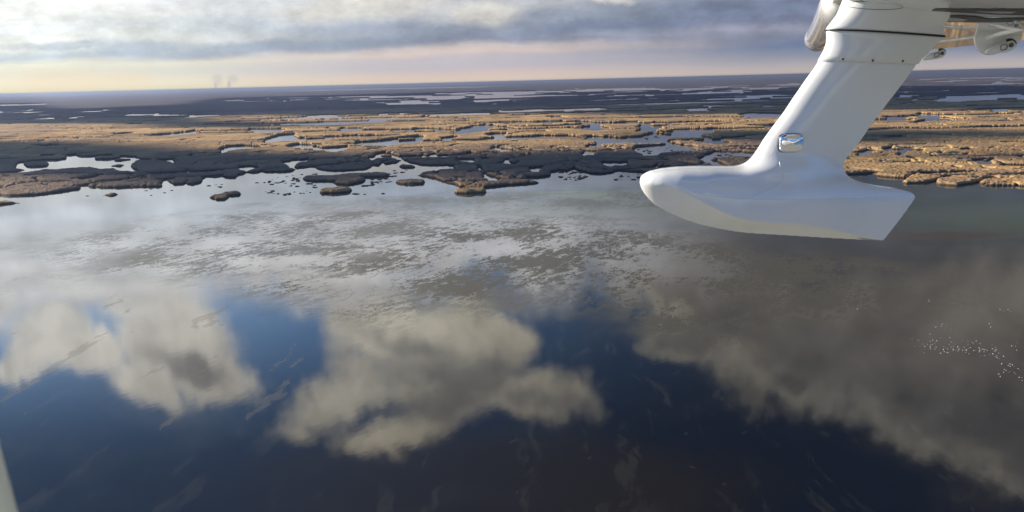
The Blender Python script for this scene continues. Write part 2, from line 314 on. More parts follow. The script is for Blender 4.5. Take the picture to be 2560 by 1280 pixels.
# ponds in the far dark marsh
for p in ([(0,278),(60,277),(128,277),(100,281),(60,284),(0,284)], [(75,286),(110,285),(158,288),(155,290),(95,289)], [(58,297),(157,291),(120,297),(62,300)], [(205,277),(260,276),(258,280),(207,280)], [(174,293),(195,290),(230,288),(274,286),(230,291),(180,295)],
          [(297,287),(330,284),(400,285),(490,286),(480,289),(400,289),(310,290)], [(135,302),(190,298),(180,303)], [(312,312),(340,308),(362,308),(348,314)], [(380,284),(395,280),(396,284)], [(81,307),(100,304),(99,307)], [(24,312),(38,309),(37,312)], [(460,283),(530,279),(545,281),(470,284)],
          [(62,275),(90,272),(92,275)], [(560,281),(600,276),(640,276),(600,280)], [(610,288),(632,284),(630,288)], [(93,353),(108,351),(106,356),(98,357)], [(183,347),(200,345),(198,349)], [(280,335),(330,332),(340,335),(300,337)], [(360,340),(420,334),(480,328),(500,325),(505,331),(470,338),(400,343)],
          [(540,252),(640,247),(720,243),(790,244),(900,239),(1000,239),(1170,236),(1172,244),(1140,250),(1100,253),(1060,257),(1000,255),(985,250),(920,252),(850,251),(780,253),(700,252),(600,255)],
          [(1070,235),(1175,230),(1300,228),(1400,226),(1490,223),(1530,220),(1640,219),(1813,216),(1770,223),(1700,229),(1640,226),(1560,231),(1450,240),(1370,243),(1300,249),(1250,253),(1190,257),(1178,251),(1190,240),(1170,237)],
          [(1470,251),(1600,246),(1610,252),(1560,254),(1500,253)], [(1180,263),(1250,258),(1245,262)], [(1195,270),(1262,266),(1262,270)], [(1240,279),(1300,275),(1390,272),(1395,275),(1350,280),(1260,283)], [(1075,290),(1120,286),(1190,284),(1280,286),(1200,289),(1120,291)],
          [(1815,222),(1860,218),(1900,220),(1945,218),(1940,226),(1900,223),(1830,229)], [(1870,215),(2000,209),(2010,212),(1960,215)], [(1955,221),(2010,216),(2005,223)], [(1550,249),(1590,244),(1614,249),(1580,254)], [(1630,252),(1680,247),(1705,248),(1700,251)],
          [(1740,249),(1780,243),(1830,239),(1905,239),(1900,243),(1870,247),(1830,249)], [(1890,252),(1920,246),(1985,242),(1975,247),(1930,251)], [(1695,259),(1740,252),(1785,251),(1805,258),(1860,258),(1760,262)], [(1600,264),(1665,259),(1650,264)], [(1712,271),(1740,270),(1780,275),(1805,279),(1720,279)],
          [(1690,255),(1720,251),(1730,256)], [(1625,239),(1640,236),(1650,239)], [(1900,266),(1940,262),(1935,266)], [(2240,204),(2300,198),(2360,195),(2500,192),(2560,193),(2560,200),(2440,202),(2350,204),(2280,205)], [(2405,220),(2495,217),(2490,221)], [(2360,224),(2392,221),(2390,224)],
          [(2310,250),(2340,247),(2370,243),(2385,235),(2415,235),(2412,243),(2470,242),(2500,250),(2420,253),(2405,256),(2350,255)], [(2240,261),(2283,255),(2280,261)], [(2285,234),(2335,232),(2332,235)], [(2280,248),(2300,245),(2302,252),(2288,252)], [(2232,243),(2265,240),(2262,244)], [(2390,265),(2450,262),(2440,266)],
          [(2505,256),(2548,254),(2545,258)], [(2440,230),(2490,228),(2500,233),(2450,233)], [(2380,229),(2412,228),(2410,233),(2380,233)], [(2530,240),(2560,239),(2560,247),(2540,247)],
          [(640,228),(1000,219.5),(1310,214.5),(1300,216.5),(1000,222.5),(800,227)], [(0,262),(120,259),(110,262),(0,265)]):
    w_(*p)
for p in ([(1315,232),(1400,231),(1390,234)], [(1500,229),(1560,227),(1555,230)], [(1650,222),(1680,221),(1670,224)], [(880,248),(1000,244),(1060,243),(1000,247)], [(690,248),(740,246),(735,249)], [(1240,240),(1310,238),(1300,241)], [(1280,245),(1400,241),(1440,242),(1350,246)], [(1420,236),(1470,234),(1460,237)],
          [(2345,248),(2390,246),(2385,249)], [(2372,252),(2398,251),(2396,253)], [(2380,198),(2480,196),(2480,198)]):
    l_(*p)
# channels between the reed lobes: thin lines (photo px), cut as water
CHAN = [[(0,376),(60,374),(150,372),(210,368)], [(60,440),(110,436),(180,433),(250,436)], [(180,447),(260,437),(330,434),(395,430),(480,427)], [(110,462),(180,467),(240,456),(330,446)], [(0,474),(60,458),(120,455),(180,452)], [(255,452),(320,448),(360,437),(440,429),(520,425),(585,422)],
        [(382,437),(430,434),(500,428),(560,424),(590,420)], [(390,447),(440,443),(500,441),(560,436)], [(430,393),(470,390),(480,387),(520,382),(560,384)], [(560,410),(620,401),(700,399),(745,397)], [(640,430),(660,424),(740,420)], [(740,390),(800,383),(860,381)], [(745,404),(770,401),(830,395),(900,393)],
        [(770,417),(820,411),(900,405),(970,402)], [(925,420),(950,410),(990,405)], [(1030,396),(1090,399),(1160,395),(1210,395)], [(1100,411),(1170,410),(1230,412),(1300,404)], [(1190,425),(1240,430),(1290,419),(1360,414)], [(1140,427),(1180,428),(1210,434)], [(1290,437),(1330,431),(1385,432)],
        [(1240,443),(1270,449),(1320,447)], [(1145,450),(1160,456),(1240,452)], [(1220,392),(1270,396),(1310,392)], [(1350,415),(1420,402),(1480,412)], [(1400,380),(1450,375),(1500,377),(1590,372)], [(1430,402),(1500,398),(1600,398),(1700,402)], [(1470,420),(1530,424),(1600,420),(1680,416),(1760,412)], [(1600,390),(1680,388),(1780,384)],
        [(1700,404),(1740,410),(1790,414)], [(2110,420),(2160,425),(2195,430)], [(2120,398),(2210,402),(2280,404)], [(2240,367),(2310,369),(2370,367),(2375,372)], [(2330,391),(2400,388),(2470,390),(2560,388)], [(2400,400),(2450,398),(2490,396)], [(2230,362),(2320,360)], [(2390,371),(2440,372),(2490,371)],
        [(2270,446),(2300,432),(2340,431)], [(2345,452),(2355,443),(2430,446),(2500,445)], [(2440,456),(2470,448),(2530,447)], [(2380,418),(2400,421)], [(2460,422),(2480,424)], [(2210,408),(2280,405)], [(2500,356),(2560,355)], [(2140,352),(2200,350)], [(2350,340),(2380,338)], [(2460,343),(2485,342)],
        [(2280,303),(2360,302),(2420,303)], [(2210,308),(2280,306)], [(2140,310),(2200,312)], [(2350,385),(2400,383)], [(700,312),(760,310),(860,308)], [(560,317),(640,312),(700,313)], [(400,322),(460,320),(520,322)], [(250,343),(330,340),(420,337)], [(160,323),(230,322),(290,323)]]

def inpoly(px, py, poly):
    r = np.zeros(px.shape, bool); n = len(poly); j = n - 1
    for i in range(n):
        xi, yi = poly[i]; xj, yj = poly[j]; j = i
        if yi == yj: continue
        c = ((yi > py) != (yj > py)) & (px < (xj - xi) * (py - yi) / (yj - yi) + xi)
        r ^= c
    return r
def fold(px):
    px = np.where(px < 0, -px, px); return np.where(px > 2560, 5120 - px, px)
def visible_land(px, py):
    px = fold(px); out = np.zeros(px.shape, bool)
    for op, poly in OPS:
        a = np.array(poly); x0, y0 = a.min(0) - 1; x1, y1 = a.max(0) + 1
        s = np.nonzero((py > y0) & (py < y1) & (px > x0) & (px < x1))[0]
        if len(s) == 0: continue
        k = s[inpoly(px[s], py[s], poly)]
        out[k] = op == 'l'
    return out
def channels(px, py, halfw):
    px = fold(px); out = np.zeros(px.shape, bool)
    for line in CHAN:
        a = np.array(line); x0, y0 = a.min(0) - 4; x1, y1 = a.max(0) + 4
        s = np.nonzero((py > y0) & (py < y1) & (px > x0) & (px < x1))[0]
        if len(s) == 0: continue
        for (ax, ay), (bx, by) in zip(line[:-1], line[1:]):
            t_ = np.clip((px[s] - ax) / max(bx - ax, 1), 0, 1); yy = ay + (by - ay) * t_
            ok = (px[s] >= ax - 1) & (px[s] <= bx + 1) & (np.abs(py[s] - yy) < halfw[s])
            out[s[ok]] = True
    return out

REED_H = 1.9
NC, AZ0, AZ1 = 2100, R(-40), R(40)
dep = []                       # depression angles of the rows, dense near, sparse far
a = 0.1740
while a > 0.0016:
    dep.append(a); a -= 0.00022 if a > 0.092 else 0.00013 if a > 0.044 else 0.00019 if a > 0.0035 else 0.00012
dep = np.array(dep); NR = len(dep)
az = np.linspace(AZ0, AZ1, NC)
# rows are lines of equal forward distance (y), columns equal u = x/y
Yr = H / dep
uu = np.tan(az)
X = (Yr[:, None] * uu[None, :]); Yg = np.repeat(Yr[:, None], NC, 1)
def land_mask(X, Y):
    x = X.ravel(); y = Y.ravel()
    k = np.clip(y / 500, 0.8, 6)
    k = np.clip(y / 420, 1, 7)
    wx = (fbm(x, y, 9, 3, 1) - .5) * 4 * k + (fbm(x, y, 50, 3, 2) - .5) * 5 * k
    wy = (fbm(x * .4, y, 9, 3, 3) - .5) * 3 * k + (fbm(x * .4, y, 50, 3, 4) - .5) * 6 * k
    m_ = np.ones(x.shape, bool)
    for tt in (0.0, 0.5, 1.0):
        px, py = proj(x + wx, y + wy, (REED_H + .2) * tt * np.clip((1150 - y) / 600, .35, .8))
        m_ &= visible_land(px, py)
    px, py = proj(x, y, np.zeros(x.shape))
    px2, py2 = proj(x + wx, y + wy, np.full(x.shape, REED_H * .4))
    hw = np.clip(1.3 * 600 / y, 0.5, 2.6)
    m_ &= ~channels(px2, py2, hw)
    d = py - (236 - 0.0254 * fold(px))          # photo pixels under the horizon
    pf = fold(px)
    # procedural lagoons and creeks: wet share by belt
    def belt(v, a0, a1, b0, b1): return np.clip((v - a0) / (a1 - a0), 0, 1) * np.clip((b1 - v) / (b1 - b0), 0, 1)
    mids = belt(d, 66, 84, 150, 172) * np.clip((pf - 350) / 400, 0.25, 1) * np.where(pf > 2050, .55, 1)
    far = belt(d, 16, 26, 72, 84) * np.clip((pf - 500) / 900, 0.3, 1)
    wet = 0.29 * mids + 0.40 * far
    n1 = fbm(x * 0.32, y * 0.85, 34, 4, 9); n2 = fbm(x * .6, y * 1.25, 120, 5, 12)
    q = np.where(d < 75, n2, n1)
    brk = (d < 72) & (d > 12) & (fbm(x * .35, y * 1.2, 130, 5, 91) > np.where(pf < 560, .72, .615))
    m_ |= brk
    m_ &= (q > (0.30 + wet * 0.62)) | brk
    ch = np.abs(fbm(x, y * .8, 45, 3, 15) - .5)
    ch2 = np.abs(fbm(x * .55, y * .9, 16, 3, 17) - .5)
    m_ &= ~((ch2 < 0.008) & (fbm(x, y, 60, 2, 19) > .5) & (d > 160))
    m_ &= ~((ch < np.where(d > 158, 0.011, 0.006)) & (d > 75) & (fbm(x, y, 90, 2, 66) > np.where(pf > 1950, .58, .46)))
    c3 = np.abs(fbm(x * .42, y * 1.25, 34, 3, 81) - .5)
    m_ &= ~((c3 < .030) & (d > 70) & (d < 165) & (fbm(x, y, 70, 2, 83) > .44))
    c4 = np.abs(fbm(x * .35, y * 1.0, 22, 3, 85) - .5)
    m_ &= ~((c4 < .019) & (d > 150) & (pf < 1950) & (fbm(x, y, 50, 2, 87) > .5))
    m_ &= py < 555
    return m_.reshape(X.shape)
Fm = land_mask(X, Yg)
# components (4-connected runs)
def components(M):
    nr, nc = M.shape; lab = np.zeros(M.shape, np.int32); par = [0]
    def find(a):
        while par[a] != a:
            par[a] = par[par[a]]; a = par[a]
        return a
    prev = []
    for r in range(nr):
        dd = np.diff(np.concatenate(([0], M[r].view(np.int8), [0]))); st = np.nonzero(dd == 1)[0]; en = np.nonzero(dd == -1)[0]
        cur = []; k = 0
        for s, e in zip(st, en):
            l = 0
            while k < len(prev) and prev[k][1] <= s: k += 1
            kk = k
            while kk < len(prev) and prev[kk][0] < e:
                q = find(prev[kk][2])
                if l == 0: l = q
                elif q != l: par[max(q, l)] = min(q, l); l = min(q, l)
                kk += 1
            if l == 0: l = len(par); par.append(l)
            lab[r, s:e] = l; cur.append((s, e, l))
        prev = cur
    root = np.array([find(i) for i in range(len(par))], np.int32)
    return root[lab]
lab = components(Fm)
cnt = np.bincount(lab.ravel()); small = cnt < 14
Fm[small[lab] & (lab > 0)] = False; lab[~Fm] = 0
# heights
def blur(a):
    a = np.pad(a, 1, mode='edge'); a = (a[:-2] + 2 * a[1:-1] + a[2:]) / 4; return (a[:, :-2] + 2 * a[:, 1:-1] + a[:, 2:]) / 4
Fs = Fm.astype(np.float32); Fb = blur(blur(Fs))
Fn = Fb
for _ in range(7): Fn = blur(Fn)
nearw = np.clip((780 - Yg) / 160, 0, 1)
Mh = np.where(Fm, (np.clip((Fb - .08) / .28, 0.0, 1) ** 0.8) * (1 - nearw) + nearw * np.clip((Fn - .30) / .62, .12, 1) ** 0.62, 0)
hn = 0.85 + 0.16 * (fbm(X, Yg, 9, 3, 20) - .5) + 0.5 * (fbm(X, Yg, 40, 3, 22) - .5)
ru = np.random.RandomState(3).rand(*X.shape).astype(np.float32)
tuft = ((vnoise(X, Yg, 1.3, 30) - .5) * 0.55 + (vnoise(X, Yg, 3.1, 31) - .5) * 0.28 + (ru - .5) * 0.2) * np.clip(700 / Yg, .35, 1)
Z = np.where(Fm, -0.2 + ((REED_H + np.clip((Yg - 650) / 300, 0, 1) * .3) * hn + 0.4 + tuft * np.clip(Fb * 1.5 - .4, 0, 1)) * Mh, -0.25)
jx = (ru - .5) * 0.35
Xj = X + jx * (Yg / 420) * .35

# reed material: straw, tan and brown stands and painted belt shade, all from position
def reed_mat():
    mt, n = material("reeds"); g = n.new('ShaderNodeNewGeometry').outputs['Position']
    b = n.new('ShaderNodeBsdfPrincipled'); b.inputs['Roughness'].default_value = 0.95; b.inputs['Specular IOR Level'].default_value = 0.1
    big = n.noise(g, 0.012, 4, 0.6); mdm = n.noise(g, 0.09, 4, 0.6); fine = n.noise(g, 0.9, 3, 0.7)
    c = n.mix(n.step(big, .38, .62), (0.33, 0.215, 0.105), (0.55, 0.365, 0.150))
    c = n.mix(n.math('MULTIPLY', n.step(mdm, .45, .7), 0.6), c, (0.27, 0.19, 0.13))
    c = n.mix(n.math('MULTIPLY', n.step(fine, .5, .75), 0.55), c, (0.17, 0.125, 0.09))
    rust = n.noise(n.map(g, scale=(40, 22, 10)), 1.0, 5, .65)
    c = n.mix(n.math('MULTIPLY', n.step(rust, .52, .66), .6), c, (0.30, 0.165, 0.085))
    c = n.mix(n.math('MULTIPLY', n.step(n.noise(n.map(g, loc=(90, 40, 0), scale=(28, 18, 10)), 1.0, 5, .65), .56, .68), .5), c, (0.22, 0.21, 0.12))
    sy_ = n.sep(g)[1]
    old = n.noise(n.map(g, loc=(500, 90, 0), scale=(240, 110, 50)), 1.0, 6, .62)
    c = n.mix(n.math('MULTIPLY', n.step(old, .47, .60), .6), c, (0.235, 0.17, 0.12))
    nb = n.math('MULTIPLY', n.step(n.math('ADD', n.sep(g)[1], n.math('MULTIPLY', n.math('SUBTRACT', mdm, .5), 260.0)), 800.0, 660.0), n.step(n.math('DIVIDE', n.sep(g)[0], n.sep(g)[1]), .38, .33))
    c = n.mix(n.math('MULTIPLY', n.math('MULTIPLY', nb, .78), n.step(n.math('ADD', sy_, n.math('MULTIPLY', n.math('SUBTRACT', mdm, .5), 60.0)), 452.0, 482.0)), c, (0.180, 0.138, 0.108))  # near belt: browner reed, with extra cloud shade put into the colour
    # far out: darker reed, with cloud shade and haze put into its colour
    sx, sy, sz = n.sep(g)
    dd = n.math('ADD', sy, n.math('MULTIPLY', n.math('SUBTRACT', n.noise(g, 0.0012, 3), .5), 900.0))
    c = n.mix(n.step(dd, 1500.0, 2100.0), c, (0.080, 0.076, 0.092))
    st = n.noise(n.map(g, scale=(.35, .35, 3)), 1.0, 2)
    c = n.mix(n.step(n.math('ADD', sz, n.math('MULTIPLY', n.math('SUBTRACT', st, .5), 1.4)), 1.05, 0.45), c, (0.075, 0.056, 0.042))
    cl = n.noise(g, 0.35, 5, .7)
    c = n.mix(n.math('MULTIPLY', n.step(cl, .46, .30), .55), c, (0.13, 0.09, 0.06))
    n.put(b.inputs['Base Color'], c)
    n.l.new(b.outputs[0], n.new('ShaderNodeOutputMaterial').inputs[0]); return mt
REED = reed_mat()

# faces -> components
labd = lab.copy()
for sh in ((0, 1), (0, -1), (1, 0), (-1, 0)):
    s = np.roll(lab, sh, (0, 1)); labd = np.where(labd == 0, s, labd)
q4 = np.stack([labd[:-1, :-1], labd[:-1, 1:], labd[1:, 1:], labd[1:, :-1]], -1)
any4 = (np.stack([lab[:-1, :-1], lab[:-1, 1:], lab[1:, 1:], lab[1:, :-1]], -1)).max(-1)
fl = any4.ravel(); fidx = np.nonzero(fl > 0)[0]; fl = fl[fidx]
PX, PY = proj(X, Yg, np.zeros(X.shape))
fr_, fc_ = np.divmod(fidx, NC - 1)
inview = (PX[fr_, fc_] > -10) & (PX[fr_, fc_] < 2570)
hid = (PX[fr_, fc_] > 1880) & (PX[fr_, fc_] < 2110) & (PY[fr_, fc_] > 400)
cells = np.bincount(fl[inview & ~hid], minlength=lab.max() + 2)
order = np.argsort(-cells)
nbig = int((cells > 5200).sum())
keep = [c for c in order[nbig:] if cells[c] > 22][:240]
cls = np.zeros(lab.max() + 2, np.int32)          # 0 -> rest of the marsh
for i, c in enumerate(keep): cls[c] = i + 1
fc = cls[fl]
print("marsh comps", (cells > 0).sum(), "big", nbig, "islands", len(keep), "faces", len(fidx))
base = fr_ * NC + fc_
quads = np.stack([base, base + 1, base + NC + 1, base + NC], -1)
VV = np.stack([Xj, Yg, Z], -1).reshape(-1, 3)
srt = np.argsort(fc, kind='stable'); fcs = fc[srt]; bounds = np.searchsorted(fcs, np.arange(len(keep) + 2))
ISL = []
for i in range(len(keep) + 1):
    qs = quads[srt[bounds[i]:bounds[i + 1]]]
    if len(qs) == 0: continue
    ids, inv = np.unique(qs.ravel(), return_inverse=True)
    v = VV[ids].copy()
    if i == 0:
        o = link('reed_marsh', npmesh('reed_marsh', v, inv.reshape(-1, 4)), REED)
        tag(o, 'wide tawny reed marsh cut by lagoons and creeks, reaching to the horizon', 'reed marsh', kind='stuff')
    else:
        c = np.array([v[:, 0].mean(), v[:, 1].mean(), 0]); v -= c
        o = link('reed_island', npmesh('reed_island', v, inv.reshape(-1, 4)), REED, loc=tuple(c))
        px, py = proj(c[0], c[1], 0.0)
        ISL.append((o, float(px), float(py), v[:, 0].max() - v[:, 0].min(), v[:, 1].max() - v[:, 1].min(), cells[keep[i - 1]]))

# labels for the islands
NAMED = [((30, 505), 'low grey-brown reed island cut off by the left edge, nearest on that side'), ((278, 486), 'small oval reed islet alone in bright water off the golden left shore'),
         ((555, 492), 'double brown reed island, two lobes side by side, alone in open water'), ((650, 469), 'tiny dark reed islet just behind the double-lobed island'), ((453, 535), 'flat sliver of dark reed, the nearest land to the viewer'),
         ((860, 450), 'long brown reed island with a pointed right arm beside scattered tussocks'), ((835, 479), 'thick dark brown oval island in front of the long armed island'), ((1025, 457), 'brown oval island with a lit tan rim, middle of the bay'),
         ((1018, 416), 'small dark oval islet in the mouth of the winding creek'), ((1098, 495), 'smallest dark round islet at the edge of the green water'), ((1180, 479), 'golden oval island with bright top, left of the float nose'),
         ((2495, 475), 'golden oval islet off the right-hand shore behind the float tail'), ((88, 414), 'dark oval islet at the left end of the white pond'), ((268, 395), 'dark lens-shaped islet in the upper part of the white pond'),
         ((288, 414), 'narrow dark islet at the right end of the white pond'), ((316, 400), 'low dark islet where the white pond narrows on the right')]
used = set(); left_over = []
for it in ISL:
    o, px, py, wx_, wy_, n_ = it; done = False
    for k, ((ax, ay), s) in enumerate(NAMED):
        if k not in used and abs(px - ax) < 30 and abs(py - ay) < 7:
            used.add(k); tag(o, s, 'reed island', 'reed islands standing apart in the water'); done = True; break
    if not done: left_over.append(it)
def where(px):
    if px > 1900: return 'right of float strut'
    for lim, s in ((160, 'far left'), (420, 'left of smoke plumes'), (720, 'below smoke plumes'), (1000, 'left of middle'), (1280, 'middle'), (1560, 'right of middle'), (9999, 'above float nose')):
        if px < lim: return s
rows = {}
for it in left_over:
    o, px, py, wx_, wy_, n_ = it; d = py - (236 - .0254 * px)
    tone = 'dark brown' if d > 166 or d < 68 else 'golden'
    zone = 'in near shaded belt' if d > 166 else 'in sunlit belt' if d > 108 else 'at sunlit belt back' if d > 68 else 'in far lagoons' if d > 40 else 'near the horizon'
    size = 'large' if n_ > 1200 else 'middling' if n_ > 350 else 'small' if n_ > 100 else 'tiny'
    rows.setdefault((size, tone, zone, where(px)), []).append(it)
NTH = ['first', 'second', 'third', 'fourth', 'fifth', 'sixth', 'seventh', 'eighth', 'ninth', 'tenth', 'eleventh', 'twelfth', 'thirteenth', 'fourteenth', 'fifteenth', 'sixteenth', 'seventeenth', 'eighteenth', 'nineteenth', 'twentieth']
for (size, tone, zone, wh), its in rows.items():
    its.sort(key=lambda t_: t_[1])
    for i, it in enumerate(its):
        s = f'{size} {tone} islet {zone}, {wh}'
        if len(its) > 1: s = f'{NTH[min(i, 19)]} {size} {tone} islet {zone}, {wh}'
        tag(it[0], s, 'reed island', 'reed islands ' + zone)

# ------------------------------------------------------------------ water: one sheet to the horizon
def water_mat():
    mt, n = material("lagoon_water"); g = n.new('ShaderNodeNewGeometry').outputs['Position']
    gx, gy, gz = n.sep(g)
    P2 = n.comb(gx, gy)
    def zone(px, py, rx, ry, soft=0.5, wob=0.35):      # an oval on the water, given where the photo shows it
        c = ground(px, py); a = ground(px + rx, py); b = ground(px, py - ry); b2 = ground(px, py + ry)
        ex = abs(a[0] - c[0]); ey = abs(b[1] - b2[1]) / 2
        l = n.vmath('LENGTH', n.map(P2, loc=(c[0], (b[1] + b2[1]) / 2, 0), scale=(ex, ey, 1)), out=1)
        return n.step(n.math('ADD', l, wobn if wob else 0.0), 1.0 + soft * .5, 1.0 - soft * .5)
    wobn = n.math('MULTIPLY', n.math('SUBTRACT', n.noise(P2, 0.035, 5, 0.6), .5), 1.6)
    # direction of the drifting streaks
    s0 = ground(80, 1023); s1 = ground(275, 905); ang = math.atan2(s1[1] - s0[1], s1[0] - s0[0])
    sw = n.scale(n.vmath('SUBTRACT', n.noise(P2, .018, 3, .5, out=1), (.5, .5, .5)), 22.0); sw2 = n.scale(n.vmath('SUBTRACT', n.noise(P2, .16, 4, .6, out=1), (.5, .5, .5)), 3.0)
    Ps = n.vmath('ADD', P2, n.vmath('ADD', sw, sw2))
    st = n.map(Ps, rot=ang, scale=(5.5, 1, 1)); st2 = n.map(P2, rot=R(62), scale=(1.9, 1, 1))
    # weed mats that break the mirror
    m1 = n.math('ADD', n.math('MULTIPLY', n.noise(n.vmath('ADD', st2, (50, 20, 0)), 0.34, 8, 0.74), .62), n.math('MULTIPLY', n.noise(n.vmath('ADD', n.map(Ps, rot=R(50), scale=(1.4, 1, 1)), (5, 2, 0)), 1.5, 4, 0.7), .38)); m2 = n.noise(Ps, 0.03, 3, 0.5)
    zmid = zone(1250, 660, 560, 110, .9); zl = zone(700, 605, 560, 75, .9); zr = zone(1820, 710, 460, 110, .9); zr2 = zone(1500, 500, 900, 26, .8)
    zz = n.math('MAXIMUM', n.math('MAXIMUM', zmid, n.math('MULTIPLY', zl, .8)), n.math('MAXIMUM', zr, n.math('MULTIPLY', zr2, .5)))
    wd = n.math('ADD', m1, n.math('MULTIPLY', n.math('SUBTRACT', m2, .5), .5))
    weed = n.math('MULTIPLY', n.step(wd, 0.494, 0.516), zz)
    fw = n.noise(n.vmath('ADD', st, (7, 3, 0)), 0.22, 5, 0.6)
    faint = n.math('MULTIPLY', n.step(fw, 0.56, 0.66), 0.5)
    # pale streaks of floating scum, lower left
    zs = zone(260, 960, 620, 260, .8); zs2 = zone(1100, 1050, 1400, 300, .8)
    sn = n.noise(n.vmath('ADD', st, (31, 12, 0)), 0.16, 4, 0.55)
    scum = n.math('MULTIPLY', n.step(sn, 0.62, 0.66), zs)
    scum = n.math('MAXIMUM', scum, n.math('MULTIPLY', n.step(n.noise(n.vmath('ADD', st2, (11, 2, 0)), 0.5, 3, .5), 0.68, 0.72), n.math('MULTIPLY', zs2, .25)))
    # body colour: deep, muddy at the right, green shallows off the reed
    mud = zone(2450, 760, 900, 260, 1.0); grn = zone(1750, 505, 850, 45, 1.3); grn2 = zone(2480, 545, 420, 60, 1.4); yel = n.math('MAXIMUM', zone(1390, 484, 90, 6, .8), zone(1530, 487, 110, 9, .8))
    brn = zone(1150, 1260, 700, 170, 1.0); silt = zone(2350, 590, 190, 9, .7)
    c = n.mix(n.math('MULTIPLY', mud, .8), (0.006, 0.009, 0.016), (0.036, 0.033, 0.029))
    c = n.mix(n.math('MULTIPLY', brn, .8), c, (0.015, 0.0135, 0.013))
    c = n.mix(n.math('MAXIMUM', grn, grn2), c, (0.054, 0.068, 0.050))
    c = n.mix(n.math('MULTIPLY', yel, n.step(m1, .42, .62)), c, (0.20, 0.23, 0.03))
    c = n.mix(silt, c, (0.05, 0.035, 0.024))
    c = n.mix(n.math('MULTIPLY', faint, .5), c, (0.05, 0.05, 0.045))
    c = n.mix(weed, c, (0.060, 0.060, 0.050))
    c = n.mix(n.math('MULTIPLY', scum, .32), c, (0.17, 0.165, 0.15))
    df = n.new('ShaderNodeBsdfDiffuse'); n.put(df.inputs[0], c)
    gl = n.new('ShaderNodeBsdfGlossy'); gl.inputs[0].default_value = (1, 1, 1, 1)
    rg = n.math('MULTIPLY_ADD', n.noise(P2, 0.015, 3), 0.05, 0.012)
    rg = n.math('ADD', rg, n.math('MULTIPLY', weed, 0.16))
    n.put(gl.inputs['Roughness'], rg)
    bp = n.new('ShaderNodeBump'); bp.inputs['Strength'].default_value = 0.06; bp.inputs['Distance'].default_value = 0.06
    n.put(bp.inputs['Height'], n.math('ADD', n.noise(st2, 0.5, 4, .6), n.math('MULTIPLY', n.noise(P2, 3.0, 2), .15)))
    n.l.new(bp.outputs[0], gl.inputs['Normal'])
    fr = n.new('ShaderNodeFresnel'); fr.inputs[0].default_value = 1.36; n.l.new(bp.outputs[0], fr.inputs[1])
    fac = n.math('MULTIPLY', fr.outputs[0], n.math('SUBTRACT', 1.0, n.math('ADD', n.math('MULTIPLY', weed, 0.74), n.math('MULTIPLY', scum, .3))), clamp=True)
    fac = n.math('MULTIPLY', fac, n.math('SUBTRACT', 1.0, n.math('MULTIPLY', n.math('MAXIMUM', grn, grn2), 0.3)))
    ms = n.new('ShaderNodeMixShader'); n.put(ms.inputs[0], fac); n.l.new(df.outputs[0], ms.inputs[1]); n.l.new(gl.outputs[0], ms.inputs[2])
    n.l.new(ms.outputs[0], n.new('ShaderNodeOutputMaterial').inputs[0])
    return mt
RW = 90000
wv = [(math.cos(a) * r, math.sin(a) * r, 0) for r in (RW, 4000) for a in [k * math.pi / 48 for k in range(96)]]
wf = [(k, (k + 1) % 96, 96 + (k + 1) % 96, 96 + k) for k in range(96)] + [tuple(range(96, 192))]
wo = link('water', mesh('water', wv, wf, False), water_mat()); tag(wo, kind='structure')

# ------------------------------------------------------------------ cloud bank up-sun: its gaps let the sun onto the golden belts
HC = 3000.0; disp = -np.array([-sdir.x, -sdir.y]) / sdir.z * HC
SHADE = [[(-400, 352), (0, 350), (80, 351), (180, 352), (300, 355), (520, 366), (600, 372), (750, 372), (850, 380), (1000, 380), (1060, 384), (1200, 378), (1300, 372), (1480, 372), (1500, 368), (1600, 372), (1760, 372), (1950, 372), (1950, 500), (1500, 500), (1420, 448), (1340, 448), (1250, 444), (1160, 448), (1080, 447), (960, 470), (700, 520), (300, 500), (215, 462), (330, 440), (330, 455), (190, 452), (60, 448), (-400, 440)],
         [(1500, 344), (1640, 328), (1900, 322), (2100, 322), (2560, 324), (2900, 326), (2900, 345), (2500, 345), (2400, 356), (2300, 360), (2100, 361), (1900, 352), (1780, 350), (1560, 353)],
         [(2110, 378), (2250, 374), (2400, 379), (2560, 374), (2800, 374), (2800, 398), (2560, 398), (2440, 408), (2330, 393), (2110, 392)],
         [(-900, 270), (-400, 312), (0, 310), (200, 308), (420, 319), (560, 320), (880, 316), (900, 309), (700, 304), (500, 294), (600, 290), (900, 286), (1250, 284), (1500, 286), (1640, 287), (1900, 284), (2200, 276), (2560, 278), (3300, 280), (3300, 205), (1280, 226), (1000, 228), (560, 242), (420, 262), (200, 271), (100, 262), (-900, 262)],
         [(-900, 262), (100, 262), (140, 250), (150, 234), (-900, 240)]]
cx = np.arange(-4200, 4600, 22.0); cy = np.arange(250, 5200, 22.0)
GX, GY = np.meshgrid(cx, cy)
wob_ = np.clip(GY / 1500, .12, 2)
wxx = GX + (fbm(GX, GY, 120, 4, 40) - .5) * 160 * wob_; wyy = GY + (fbm(GX, GY, 120, 4, 44) - .5) * 160 * wob_
sp, sq = proj(wxx, wyy, np.full(GX.shape, 2.0)); shade = np.zeros(GX.size, bool); spf, sqf = sp.ravel(), sq.ravel()
for p in SHADE: shade |= inpoly(spf, sqf, p)
shade = shade.reshape(GX.shape)
cb_ = shade[:-1, :-1] & shade[1:, :-1] & shade[:-1, 1:] & shade[1:, 1:]
nr_, nc_ = GX.shape
thick = 3 + 6 * fbm(GX, GY, 300, 4, 50)
top_v = np.stack([GX + disp[0], GY + disp[1], HC + thick], -1).reshape(-1, 3); bot_v = np.stack([GX + disp[0], GY + disp[1], HC - 6 * fbm(GX, GY, 120, 3, 52)], -1).reshape(-1, 3)
ri, ci = np.nonzero(cb_); b0 = ri * nc_ + ci; N0 = nr_ * nc_
